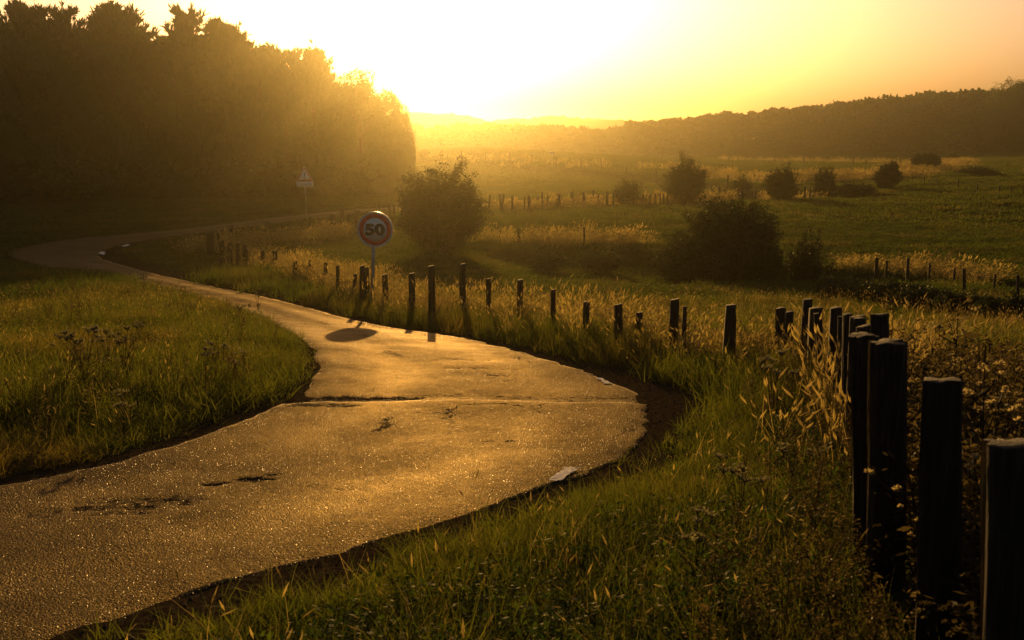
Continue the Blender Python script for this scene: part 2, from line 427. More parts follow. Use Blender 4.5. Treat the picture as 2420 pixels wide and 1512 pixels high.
_cs = MIDW[::3]; _cl = LE[::3]; _crr = RE[::3]
_tree = None
from mathutils import kdtree
_EL, _ER = LE[::2], RE[::2]
_PG = np.concatenate([_EL, _ER[::-1]]); _PH = np.roll(_PG, -1, axis=0)
def road_side(X, Y):
    """distance outside the asphalt (negative on it), and side: +1 right edge, -1 left edge"""
    X = np.asarray(X, float).ravel(); Y = np.asarray(Y, float).ravel()
    out_d = np.full(len(X), 99.0); side = np.zeros(len(X))
    near = np.where((Y < 105) & (Y > -8) & (np.abs(X) < 60))[0]
    for i in range(0, len(near), 8000):
        ix = near[i:i+8000]; x = X[ix][:, None]; y = Y[ix][:, None]
        dl = ((x-_EL[None, :, 0])**2+(y-_EL[None, :, 1])**2).min(1); dr = ((x-_ER[None, :, 0])**2+(y-_ER[None, :, 1])**2).min(1)
        c = (_PG[None, :, 1] > y) != (_PH[None, :, 1] > y)
        xi = (_PH[None, :, 0]-_PG[None, :, 0])*(y-_PG[None, :, 1])/(_PH[None, :, 1]-_PG[None, :, 1]+1e-12)+_PG[None, :, 0]
        ins = ((c & (x < xi)).sum(1) % 2) == 1
        d = np.sqrt(np.minimum(dl, dr)); out_d[ix] = np.where(ins, -d, d); side[ix] = np.where(dr < dl, 1, -1)
    return out_d, side

def relief(X, Y):
    r = np.hypot(X, Y)
    a = .05*fbm(X*.45, Y*.45, 3) + np.minimum(r*.0009, .16)*fbm(X*.06+5, Y*.06, 3)*smooth(10, 60, r)
    far = smooth(55, 85, Y)*(1-smooth(230, 300, Y))
    a = a + far*(1-.6*smooth(110, 170, Y))*(.34*fbm(X*.022+.04*Y+4, Y*.15, 3)+.09*smooth(20, 50, X)*np.sin((Y-.42*X)*1.25))
    return a
BANK = np.array([hit(a, b) for a, b in ((1120, 590), (1350, 588), (1500, 592), (1650, 612), (1850, 628), (2000, 640), (2150, 652), (2300, 670), (2419, 690), (2700, 740))])
BANK2 = np.array([hit(a, b) for a, b in ((960, 374), (1100, 380), (1300, 392), (1450, 408), (1600, 424), (1800, 440), (1950, 448))])
def poly_dist(X, Y, P):
    """signed distance to the polyline (positive beyond it, i.e. larger Y side)"""
    Q = np.stack([np.ravel(X), np.ravel(Y)], 1); best = np.full(len(Q), 1e9); sg = np.ones(len(Q))
    for a, b in zip(P[:-1], P[1:]):
        ab = b-a; t = np.clip(((Q-a) @ ab)/(ab @ ab), 0, 1); d = Q-(a+t[:, None]*ab)
        dd = np.hypot(d[:, 0], d[:, 1]); cr_ = ab[0]*(Q[:, 1]-a[1])-ab[1]*(Q[:, 0]-a[0])
        u = dd < best; best[u] = dd[u]; sg[u] = np.sign(cr_[u])*np.sign(ab[0] if ab[0] else 1)
    return (best*sg).reshape(np.shape(X))
def ground(X, Y, road=True):
    X = np.atleast_1d(np.asarray(X, float)); Y = np.atleast_1d(np.asarray(Y, float))
    z = Z0(X, Y) + relief(X, Y)
    d, s = road_side(X, Y); d = d.reshape(X.shape); s = s.reshape(X.shape)
    z0 = Z0(X, Y)
    k = 1-smooth(.05, 1.3, d)              # calm next to the lane
    z = z*(1-k)+z0*k
    z = z - .10*(1-smooth(-.45, -.12, d))
    z = z + .16*smooth(.5, 2.2, d)*(1-smooth(2.5, 7, d))*(s < 0)    # left verge humps up a little
    pd = poly_dist(X, Y, BANK)
    amp = (.55+1.15*smooth(.22, .33, X/np.maximum(Y, 1)))*smooth(-.06, .02, X/np.maximum(Y, 1))
    z = z - amp*(1-smooth(-.8, .3, pd))*smooth(-17, -2, pd)*smooth(18, 26, Y)*(Y < 60)
    p2 = poly_dist(X, Y, BANK2)
    z = z - .9*(1-smooth(-1.5, .5, p2))*smooth(-22, -3, p2)*(Y > 70)*(1-smooth(-40, -5, -X+BANK2[-1][0]-30)*0)*smooth(-12, 5, X)*(1-smooth(75, 95, X))
    return z
def gz(x, y): return float(ground(x, y)[0])

# terrain sheet, polar grid round the lens
rings = [.35]
while rings[-1] < 1500: rings.append(rings[-1]*1.0165+.004)
rings = np.array(rings)
az = np.concatenate([np.radians(np.linspace(-38, 38, 300)), np.radians(np.linspace(40, 320, 71))])
RR, AA = np.meshgrid(rings, az, indexing='ij')
GX = RR*np.sin(AA); GY = RR*np.cos(AA)
GZ = ground(GX, GY)
nr, na = GX.shape
V = np.stack([GX, GY, GZ], -1).reshape(-1, 3)
idx = np.arange(nr*na).reshape(nr, na); nx = np.roll(idx, -1, axis=1)
Q = np.stack([idx[:-1], nx[:-1], nx[1:], idx[1:]], -1).reshape(-1, 4)[:, ::-1]
V = np.concatenate([V, [[0, 0, gz(0, 0)]]]); c0 = nr*na
T = np.stack([nx[0], idx[0], np.full(na, c0)], -1)
me = mesh_np('ground', V, [Q, T[:, ::-1]], True)
dd, sd = road_side(GX, GY)
nzz = fbm(GX*1.1, GY*1.1, 4).ravel()
# the gravelly shoulder is widest on the outside of the near bend
def shoulder_w(X, Y, side):
    w = np.where(side > 0, .36, .12)
    w = w + np.where(side > 0, .30*np.exp(-((Y-9.5)/3.0)**2), 0)
    w = np.where((side > 0) & (Y > 35) & (Y < 60), 1.1, w)
    return w
dirt = 1-smooth(0, .35, dd-shoulder_w(GX.ravel(), GY.ravel(), sd)-.25*nzz)
at = me.attributes.new('dirt', 'FLOAT', 'POINT')
at.data.foreach_set('value', np.concatenate([dirt, [0]]).astype(np.float32))
tag(obj('ground', me, M['ground']), 'sloping meadow ground and gravelly shoulders either side of the lane', kind='structure')

# asphalt
NC = 56
tt = np.linspace(0, 1, NC)
RX = LE[:, None, 0]*(1-tt)+RE[:, None, 0]*tt; RY = LE[:, None, 1]*(1-tt)+RE[:, None, 1]*tt
rz_ = Z0(RX, RY) + .012
s2 = np.repeat(ss[:, None], NC, 1); wv = np.repeat(wid, NC, 1); lat = tt[None]*wv
rut = .010*np.cos((tt[None]-.5)*2*np.pi*2)*.6
rz_ += rut + .022*(1-(2*tt[None]-1)**2) + .008*fbm(s2*1.1, lat*1.5, 3) + .003*fbm(s2*6, lat*6, 3)
wear = np.zeros_like(rz_)
def blob(px, py, a, b, depth, wr, rag=.35):
    global rz_
    c = hit(px, py); x = RX-c[0]; y = RY-c[1]
    r = np.sqrt((x/a)**2+(y/b)**2)+rag*fbm(RX*4, RY*4, 3)
    k = 1-smooth(.75, 1.0, r)
    rz_ = rz_-depth*k
    np.maximum(wear, wr*k, out=wear)
blob(500, 1155, .12, .055, .015, 1); blob(600, 1142, .18, .05, .015, 1); blob(640, 1133, .09, .03, .01, .9)
blob(545, 1150, .2, .03, .01, .7, .5)
blob(290, 1200, .55, .16, .012, .45, .9); blob(180, 1222, .5, .14, .012, .4, .9)
blob(1205, 945, .22, .12, -.02, .05); blob(830, 945, .7, .16, .012, .7, .8); blob(780, 965, .5, .14, .01, .6, .9)
blob(1180, 893, .18, .12, .01, .5, .7); blob(1100, 856, .35, .07, .01, .5, .7); blob(1150, 878, .6, .06, .008, .4, .9)
blob(1350, 1145, .12, .05, .01, .5)
blob(820, 1165, .3, .03, .008, .4, .6); blob(1170, 1050, .25, .05, .006, .4, .8)
# settled trench across the lane with a ragged lip
ta = hit(660, 958); tb = hit(1530, 958); tmid = hit(1100, 953)
yt = np.interp(RX, [ta[0], tmid[0], tb[0]], [ta[1], tmid[1], tb[1]]) + .10*fbm(RX*1.2, RX*0+2, 4)
dt = RY-yt
edge_d = np.minimum(tt[None], 1-tt[None])*wid
rz_ -= (.016+.014*fbm(s2*2.3, lat*0+5, 3))*np.exp(-(edge_d/.13)**2)
near = (RY < 14)
rz_ += near*(.014*np.exp(-((dt+.12)/.22)**2)*(dt < 0) - .014*(1-smooth(.0, .5, np.abs(dt-.25))))
wear = np.maximum(wear, near*.85*np.exp(-((dt-.03)/(.05+.03*vnoise(RX*5, RY*0)))**2))
wear = np.maximum(wear, near*.4*np.exp(-((dt-.28)/.16)**2))
wear = np.maximum(wear, .55*smooth(.5, .75, fbm(s2*.5+40, lat*2.2, 4)+.25*np.exp(-(np.minimum(tt[None], 1-tt[None])/.06)**2)))
Vt = np.stack([RX, RY, rz_], -1)
skL = Vt[:, :1].copy(); skR = Vt[:, -1:].copy()
skL[..., 2] -= .13; skR[..., 2] -= .13
skL[..., :2] -= dirv[:, None]*.02; skR[..., :2] += dirv[:, None]*.02
Vt = np.concatenate([skL, Vt, skR], 1); wear2 = np.concatenate([wear[:, :1], wear, wear[:, -1:]], 1)
a_, b_ = Vt.shape[:2]; idx = np.arange(a_*b_).reshape(a_, b_)
Q = np.stack([idx[:-1, :-1], idx[:-1, 1:], idx[1:, 1:], idx[1:, :-1]], -1).reshape(-1, 4)
me = mesh_np('road', Vt.reshape(-1, 3), Q, True)
at = me.attributes.new('wear', 'FLOAT', 'POINT'); at.data.foreach_set('value', wear2.ravel().astype(np.float32))
trk = np.exp(-((np.abs(tt-.5)-.24)/.085)**2)[None]*(1+.5*fbm(s2*.3, lat, 3)); trk = np.concatenate([trk[:, :1], trk, trk[:, -1:]], 1)
at = me.attributes.new('track', 'FLOAT', 'POINT'); at.data.foreach_set('value', trk.ravel().astype(np.float32))
tag(obj('road', me, M['asphalt']), 'worn narrow asphalt lane winding down and round two bends', kind='structure')
_rk = kdtree.KDTree(RX.size)
for i, (x, y) in enumerate(zip(RX.ravel(), RY.ravel())): _rk.insert((x, y, 0), i)
_rk.balance(); _rzf = rz_.ravel()
def road_z(x, y): return float(np.mean([_rzf[i] for _, i, _ in _rk.find_n((x, y, 0), 3)]))

# stone chips standing proud of the worn surface
def chip(rng):
    a = np.array([[1, 0, .1], [-.5, .87, 0], [-.5, -.87, 0], [.1, 0, .55]], float)*(.7+.5*rng.random((4, 1)))
    mb = MB(); mb.add(a, None, [(0, 1, 3), (1, 2, 3), (2, 0, 3)]); return mb.mesh('chip')
_defer_chips = True

# worn white edge-line dashes lying on the asphalt
def paint(poly, label):
    P = [hit(*p) for p in poly]; n = 22; vv = []
    for i in range(n):
        for j in range(n):
            u, v = i/(n-1), j/(n-1)
            p = (P[0]*(1-u)+P[1]*u)*(1-v)+(P[3]*(1-u)+P[2]*u)*v
            p = p + .012*np.array([vnoise(p[0]*30, p[1]*30), vnoise(p[0]*30+9, p[1]*30)])
            vv.append((p[0], p[1], road_z(p[0], p[1])+.012))
    q = [(i*n+j, (i+1)*n+j, (i+1)*n+j+1, i*n+j+1) for i in range(n-1) for j in range(n-1)]
    cc = np.array(vv)[np.array(q)].mean(1); ij = np.array([(min(i, n-2-i, j, n-2-j)) for i in range(n-1) for j in range(n-1)])
    keep = fbm(cc[:, 0]*18, cc[:, 1]*18, 4)+.22*np.minimum(ij, 4)/4*2 > .02
    me = mesh_np('edge_line_dash', vv, np.array(q)[keep], True)
    bm_fix_up(me)
    return tag(obj('edge_line_dash', me, M['paint']), label, kind='structure')
def bm_fix_up(me):
    if me.polygons[0].normal.z < 0: me.flip_normals()
paint([(1298, 1143), (1322, 1146), (1372, 1112), (1340, 1109)], 'large worn white dash on the asphalt at the right lane edge')
paint([(1407, 898), (1424, 897), (1428, 904), (1412, 904)], 'small white paint fleck on the right edge of the bend')
paint([(1418, 904), (1436, 904), (1446, 912), (1428, 914)], 'white paint scrap nearest the grass on the right bend')
paint([(232, 601), (240, 595), (250, 597), (246, 603)], 'white dash at the tip of the far left bend')
paint([(286, 583), (302, 578), (308, 580), (296, 584)], 'white dash on the upper side of the far left bend')
paint([(316, 578), (338, 574), (346, 575), (324, 579)], 'white dash farthest along the far left bend')

# far wooded hills
def hill(profile, Y, depth, label):
    pts = [at_y(px, py, Y) for px, py in profile]
    xs = np.array([p.x for p in pts]); zs = np.array([p.z for p in pts])
    X = np.arange(xs[0], xs[-1], 2.2); yy = np.linspace(-depth, depth, 26)
    XX, YY = np.meshgrid(X, yy, indexing='ij')
    top = np.interp(X, xs, zs)[:, None]
    base = CAMZ-28
    prof = np.cos(np.clip(YY/depth, -1, 1)*np.pi/2)**.8
    ZZ = base+(top-base)*prof + 2.2*fbm(XX*.11, YY*.11, 2)*(prof > .2) + 1.4*np.abs(vnoise(XX*.3, YY*.3))
    n1, n2 = XX.shape; idx = np.arange(n1*n2).reshape(n1, n2)
    Q = np.stack([idx[:-1, :-1], idx[1:, :-1], idx[1:, 1:], idx[:-1, 1:]], -1).reshape(-1, 4)
    me = mesh_np('far_hill', np.stack([XX, YY+Y, ZZ], -1).reshape(-1, 3), Q, False)
    return tag(obj('far_hill', me, M['hill']), label, kind='structure')
hill([(560, 300), (760, 284), (900, 276), (960, 274), (1000, 273), (1060, 273), (1100, 281), (1135, 289), (1200, 310), (1260, 330)], 560, 80,
     'hazy wooded hill beside the forest end on the horizon')
hill([(1020, 340), (1120, 300), (1180, 289), (1250, 283), (1290, 279), (1350, 283), (1450, 288), (1560, 294), (1700, 310)], 610, 80,
     'low hazy wooded hill in the middle of the horizon')

# ------------------------------------------------------------------ scattering of uncountable stuff (geometry nodes on real points)
def gn_scatter(name, pts, rot, scl, idx, variants, label):
    pts = np.asarray(pts, np.float32)
    me = bpy.data.meshes.new(name); me.vertices.add(len(pts)); me.vertices.foreach_set('co', pts.ravel())
    for nm, ty, arr in (('rot', 'FLOAT_VECTOR', rot), ('scl', 'FLOAT_VECTOR', scl)):
        a = me.attributes.new(nm, ty, 'POINT'); a.data.foreach_set('vector', np.asarray(arr, np.float32).ravel())
    a = me.attributes.new('var', 'INT', 'POINT'); a.data.foreach_set('value', np.asarray(idx, np.int32))
    o = link(bpy.data.objects.new(name, me))
    tag(o, label, None, None, 'stuff')
    ng = bpy.data.node_groups.new('scatter_'+name, 'GeometryNodeTree')
    ng.interface.new_socket('Geometry', in_out='INPUT', socket_type='NodeSocketGeometry')
    ng.interface.new_socket('Geometry', in_out='OUTPUT', socket_type='NodeSocketGeometry')
    gi = ng.nodes.new('NodeGroupInput'); go = ng.nodes.new('NodeGroupOutput')
    iop = ng.nodes.new('GeometryNodeInstanceOnPoints')
    j = ng.nodes.new('GeometryNodeJoinGeometry')
    for v in reversed(variants):
        oi = ng.nodes.new('GeometryNodeObjectInfo'); oi.inputs['As Instance'].default_value = True
        oi.inputs['Object'].default_value = v
        ng.links.new(oi.outputs['Geometry'], j.inputs[0])
    ng.links.new(gi.outputs[0], iop.inputs['Points']); ng.links.new(j.outputs[0], iop.inputs['Instance'])
    iop.inputs['Pick Instance'].default_value = True
    def attr(n_, ty):
        a = ng.nodes.new('GeometryNodeInputNamedAttribute'); a.data_type = ty; a.inputs['Name'].default_value = n_
        return [s for s in a.outputs if s.enabled and s.name == 'Attribute'][0]
    ng.links.new(attr('var', 'INT'), iop.inputs['Instance Index'])
    ng.links.new(attr('rot', 'FLOAT_VECTOR'), iop.inputs['Rotation'])
    ng.links.new(attr('scl', 'FLOAT_VECTOR'), iop.inputs['Scale'])
    ng.links.new(iop.outputs[0], go.inputs[0])
    md = o.modifiers.new('scatter', 'NODES'); md.node_group = ng
    return o
def proto(me, mat):
    if len(me.materials) == 0:
        for m_ in (mat if isinstance(mat, (list, tuple)) else [mat]): me.materials.append(m_)
    return bpy.data.objects.new(me.name, me)

def blades(n, rad, h0, h1, w, rng, segs=3, lean=.5, curl=.6, wind=(0, 0)):
    """n curved tapering blades rooted in a disc"""
    r = rad*np.sqrt(rng.random(n)); a = rng.random(n)*2*np.pi
    bx, by = r*np.cos(a), r*np.sin(a)
    h = h0+(h1-h0)*rng.random(n)**1.3
    da = rng.random(n)*2*np.pi; ln = lean*rng.random(n)
    ca = rng.random(n)*2*np.pi
    lv = segs+1; P = np.zeros((n, lv, 2, 3))
    for k in range(lv):
        t = k/segs; off = h*(ln*t+curl*ln*t*t)
        cx = bx+np.cos(da)*off+wind[0]*h*t*t; cy = by+np.sin(da)*off+wind[1]*h*t*t
        cz = h*(t-.25*ln*t*t)
        ww = w*(1-t**1.6*.95)*.5*(.7+.6*rng.random(n) if k == 0 else 1)
        for s_, sg in ((0, -1), (1, 1)):
            P[:, k, s_] = np.stack([cx+sg*np.cos(ca)*ww, cy+sg*np.sin(ca)*ww, cz], -1)
    V = P.reshape(-1, 3); base = (np.arange(n)*lv*2)[:, None]
    q = np.array([(2*k, 2*k+1, 2*k+3, 2*k+2) for k in range(segs)])
    Q = (base[:, None]+q[None]).reshape(-1, 4)
    return V, Q
def grass_tuft(name, *a, **k):
    V, Q = blades(*a, **k); return mesh_np(name, V, Q)
def seed_tuft(name, n, rad, h0, h1, w, rng, head=.12, hw=.018, lean=.35, extra=0):
    """dry stems with drooping seed heads and some leaf blades"""
    V, Q = blades(n, rad, h0, h1, w, rng, 3, lean, .8, wind=(.10, 0))
    mb = MB(); mb.add(V, Q)
    tips = V.reshape(n, 4, 2, 3).mean(2)
    for i in range(n):
        p = tips[i, 3]; d = tips[i, 3]-tips[i, 2]; d = d/np.linalg.norm(d)
        d = d+np.array([rng.normal()*.2+.15, rng.normal()*.2, -.15]); d /= np.linalg.norm(d)
        for a in (0, math.pi/2):
            s_ = np.array([math.cos(a), math.sin(a), 0])*hw
            L = head*(.7+.6*rng.random()); m_ = p+d*L*.4
            mb.add([p, m_-s_, p+d*L, m_+s_], [(0, 1, 2, 3)])
    if extra:
        V, Q = blades(extra, rad, h0*.3, h1*.6, w*1.8, rng, 3, .9, .6); mb.add(V, Q)
    return mb.mesh(name)

g1 = np.random.default_rng(11)
tA = [proto(grass_tuft('grass_tuft', 34, .14, .05, .20, .0045, g1, 4, 1.0, .9), M['grass']) for _ in range(4)]
tA += [proto(grass_tuft('grass_tuft', 40, .12, .05, .14, .011, g1, 3, 1.3, .5), M['grass']) for _ in range(2)]
tB = [proto(grass_tuft('grass_tuft', 40, .26, .09, .30, .009, g1, 3, .7, .8), M['grass']) for _ in range(4)]
tC = [proto(grass_tuft('grass_tuft', 40, .50, .12, .32, .024, g1, 2, .6, .6), M['field']) for _ in range(4)]
tD = [proto(grass_tuft('grass_tuft', 46, 1.0, .10, .28, .055, g1, 2, .5, .5), M['field']) for _ in range(3)]
tE = [proto(grass_tuft('grass_tuft', 60, 2.2, .10, .30, .13, g1, 2, .5, .5), M['field']) for _ in range(3)]

def sector(n, r0, r1, rng, amax=31.5):
    r = np.sqrt(r0*r0+(r1*r1-r0*r0)*rng.random(n)); a = np.radians((rng.random(n)*2-1)*amax)
    return r*np.sin(a), r*np.cos(a)
FORESTX = None
def verge_height(X, Y, d, s):
    """1 = rough verge; lower where the fields are grazed"""
    h = np.ones_like(X)
    h = np.where((s > 0) & (d > 4.0) & (Y > 12), .45, h)
    h = np.where(Y > 60, .55, h)
    h = np.where((Y > 36) & (d < 4.5), .28, h)
    return h
def scatter_grass(name, n, r0, r1, vars_, label, hs=1.0, tilt=.15, keep=None, seed=1):
    rng = np.random.default_rng(seed)
    X, Y = sector(n, r0, r1, rng)
    d, s = road_side(X, Y)
    w = shoulder_w(X, Y, s)
    nz = fbm(X*1.1, Y*1.1, 4)
    e = d-w-.25*nz
    k = (e > .02+.12*rng.random(n)) | ((e > -.25) & (rng.random(n) < .06))
    k &= d > np.where(s < 0, .22, .05)+.05*(r0 > 20)
    if keep is not None: k &= keep(X, Y)
    X, Y, d, s, e = X[k], Y[k], d[k], s[k], e[k]; n = len(X)
    z = ground(X, Y)
    pn = fbm(X*.6+30, Y*.6, 3)
    h = hs*verge_height(X, Y, d, s)*(.75+.5*rng.random(n))*(1+.75*pn)*(.7+.3*smooth(0, .5, e))*(1+.35*(s > 0)*(d < 3.6))*np.where((s < 0) & (Y < 30), .8, 1)
    rot = np.stack([rng.normal(size=n)*tilt, rng.normal(size=n)*tilt, rng.random(n)*6.283], 1)
    sc = np.stack([.85+.3*rng.random(n), .85+.3*rng.random(n), h], 1)
    gn_scatter(name, np.stack([X, Y, z-.01], 1), rot, sc, rng.integers(0, len(vars_), n), vars_, label)
    print(name, n)
scatter_grass('verge_grass', 12000, .9, 9.5, tA, 'green grass of the verges close to the camera', 1.0, .34, seed=21)
scatter_grass('grass', 17000, 9, 26, tB, 'grass of the verges and field edge beside the lane', 1.0, .28, seed=22)
scatter_grass('meadow_grass', 19000, 25, 62, tC, 'grass covering the near meadow and bend', 1.0, .12, seed=23)
scatter_grass('pasture_grass', 20000, 60, 135, tD, 'short grass of the pastures beyond the bend', 1.1, .1, seed=24)
scatter_grass('hillside_grass', 22000, 130, 330, tE, 'grass on the distant rising fields', 1.1, .08, seed=25)

# low broad-leaved herbs mixed in the right verge close to the lens
def herb(name, n, rad, h, ls, rng):
    mb = MB()
    for i in range(n):
        a = rng.random()*6.28; r = rad*rng.random()**.5; x, y = r*math.cos(a), r*math.sin(a); z = h*rng.random()
        d = rng.random()*6.28; L = ls*(.6+.8*rng.random()); up = rng.normal()*.4+.2
        t = np.array([math.cos(d), math.sin(d), up]); s_ = np.array([-math.sin(d), math.cos(d), rng.normal()*.3])*.3*L
        p = np.array([x, y, z]); mb.add([p, p+t*L*.5+s_, p+t*L, p+t*L*.5-s_], [(0, 1, 2, 3)])
    return mb.mesh(name)
tH = [proto(herb('herb', 90, .16, .2, .028, g1), M['herbleaf']) for _ in range(3)]
rng = np.random.default_rng(31)
X, Y = sector(5200, 1.5, 13, rng); d, s = road_side(X, Y)
k = (d > 1.0) & (fbm(X*.9+70, Y*.9, 3) > -.05) & (s > 0); X, Y = X[k], Y[k]; n = len(X)
gn_scatter('herbs', np.stack([X, Y, ground(X, Y)], 1), np.stack([rng.normal(size=n)*.2, rng.normal(size=n)*.2, rng.random(n)*6.28], 1),
           np.stack([np.ones(n), np.ones(n), .5+.9*rng.random(n)], 1), rng.integers(0, 3, n), tH, 'leafy low herbs in the verge by the near posts')

# gravel on the shoulders
def pebble(rng):
    a = np.array([[1, 0, 0], [-1, 0, 0], [0, 1, 0], [0, -1, 0], [0, 0, 1], [0, 0, -1]], float)*(.7+.5*rng.random((6, 1)))
    t = [(0, 2, 4), (2, 1, 4), (1, 3, 4), (3, 0, 4), (2, 0, 5), (1, 2, 5), (3, 1, 5), (0, 3, 5)]
    mb = MB(); mb.add(a, None, t); return mb.mesh('pebble')
tP = [proto(pebble(g1), M['pebble']) for _ in range(3)]
M['chip'] = plain('stone_chip', (.05, .038, .024), .37, spec=.20)
tK = [proto(chip(g1), M['chip']) for _ in range(5)]
nk = 150000; ki = rng.random(nk)**1.0; 
_rows = np.where(np.hypot(MIDW[:, 0], MIDW[:, 1]) < 24)[0]; ir = _rows[rng.integers(0, len(_rows), nk)]; ic = rng.integers(0, NC-1, nk); fr = rng.random(nk); f2 = rng.random(nk)
def _bl(A): return (A[ir, ic]*(1-fr)+A[ir, ic+1]*fr)*(1-f2)+(A[np.minimum(ir+1, len(ss)-1), ic]*(1-fr)+A[np.minimum(ir+1, len(ss)-1), ic+1]*fr)*f2
kx, ky, kz = _bl(RX), _bl(RY), _bl(rz_); sc = (.0018+.0028*rng.random(nk)**2)[:, None]*np.ones(3)
gn_scatter('stone_chips', np.stack([kx, ky, kz], 1), np.stack([rng.normal(size=nk)*.35, rng.normal(size=nk)*.35, rng.random(nk)*6.28], 1), sc, rng.integers(0, 5, nk), tK, 'glinting stone chips in the worn asphalt')
X, Y = sector(110000, 1.5, 18, rng); d, s = road_side(X, Y)
k = (d > -.05) & (d < shoulder_w(X, Y, s)+.25) & (rng.random(len(X)) < .6); X, Y = X[k], Y[k]; n = len(X)
sc = (.003+.011*rng.random(n)**5)[:, None]*np.ones(3)
gn_scatter('gravel', np.stack([X, Y, ground(X, Y)+.003], 1), rng.random((n, 3))*6, sc, rng.integers(0, 3, n), tP, 'loose gravel along the crumbled asphalt edge')

# ------------------------------------------------------------------ tall dry grass strips
tS = [proto(seed_tuft('dry_grass_tuft', 16, .16, .35, .75, .0055, g1, .11, .011, extra=14), M['dry']) for _ in range(4)]
tSf = [proto(seed_tuft('dry_grass_tuft', 18, .35, .5, 1.0, .016, g1, .2, .028, extra=10), M['dry']) for _ in range(4)]
tSd = [proto(seed_tuft('dry_grass_tuft', 22, .8, .5, 1.1, .04, g1, .3, .06, extra=8), M['dry']) for _ in range(3)]
def strip(name, poly, width, per_m, vars_, label, h=1.0, seed=5, off=0.0, base=.5):
    rng = np.random.default_rng(seed); P = np.array([hit(*p) for p in poly]) if len(poly[0]) == 2 else np.array([(a, b) for a, b, _ in poly])
    P = cr(P, 12); sg = np.linalg.norm(np.diff(P, axis=0), axis=1); cu = np.concatenate([[0], np.cumsum(sg)])
    n = int(cu[-1]*per_m); t = rng.random(n)*cu[-1]
    c = np.stack([np.interp(t, cu, P[:, k]) for k in (0, 1)], 1)
    c2 = np.stack([np.interp(np.minimum(t+.5, cu[-1]), cu, P[:, k]) - np.interp(np.maximum(t-.5, 0), cu, P[:, k]) for k in (0, 1)], 1)
    c2 /= np.linalg.norm(c2, axis=1)[:, None]; nn = np.stack([-c2[:, 1], c2[:, 0]], 1)
    q = c+nn*(rng.normal(size=(n, 1))*width*.5+off)
    d, s = road_side(q[:, 0], q[:, 1]); k = (d > .5) & (fbm(q[:, 0]*.5+3, q[:, 1]*.5, 3) > -base); q = q[k]; n = len(q)
    hh = h*(.6+.6*rng.random(n))*(1+.35*fbm(q[:, 0]*.7, q[:, 1]*.7, 2))
    gn_scatter(name, np.stack([q[:, 0], q[:, 1], ground(q[:, 0], q[:, 1])-.02], 1),
               np.stack([rng.normal(size=n)*.12, rng.normal(size=n)*.12, rng.normal(size=n)*.7], 1),
               np.stack([np.ones(n), np.ones(n), hh], 1), rng.integers(0, len(vars_), n), vars_, label)

# ------------------------------------------------------------------ fences
def post_mesh(h, r, rng, seed, square=False, k=10, m=7, flat=.75, groove=.0):
    """split-wood post: irregular, slightly tapering, rough flat top; grows from z=0"""
    V = []; ph = rng.random()*6.28; bend = rng.normal(size=2)*.008*h
    for i in range(m):
        t = i/(m-1)
        z = h*t
        for j in range(k):
            a = 2*math.pi*j/k+ph*.2
            rr = r*(1.06-.12*t)
            if square:
                c, s_ = abs(math.cos(a)), abs(math.sin(a)); rr *= min(1/max(c, 1e-6), 1/max(s_, 1e-6))*.92
                rr = min(rr, r*1.22)
            rr *= 1+.10*vnoise(math.cos(a)*1.5+seed, math.sin(a)*1.5+t*2.5)
            if groove: rr *= 1-groove*max(0, float(vnoise(a*4.1+seed*3, t*1.2)))**.7
            x = rr*math.cos(a); y = rr*math.sin(a)*flat
            V.append((x+bend[0]*t*t, y+bend[1]*t*t, z+(i == m-1)*(.007*h*vnoise(x*14+seed, y*14)+x*.35*math.sin(seed*5.1))))
    base = len(V)
    # chamfered top
    top = [V[(m-1)*k+j] for j in range(k)]
    cx = sum(p[0] for p in top)/k; cy = sum(p[1] for p in top)/k
    for p in top: V.append((cx+(p[0]-cx)*.965, cy+(p[1]-cy)*.965, p[2]+r*.03))
    V.append((cx, cy, sum(p[2] for p in top)/k+r*.03))
    Q = [(i*k+j, i*k+(j+1) % k, (i+1)*k+(j+1) % k, (i+1)*k+j) for i in range(m) for j in range(k)]
    T = [(base+j, base+(j+1) % k, base+k) for j in range(k)]
    return mesh_np('post', V, [np.array(Q), np.array(T)], False)

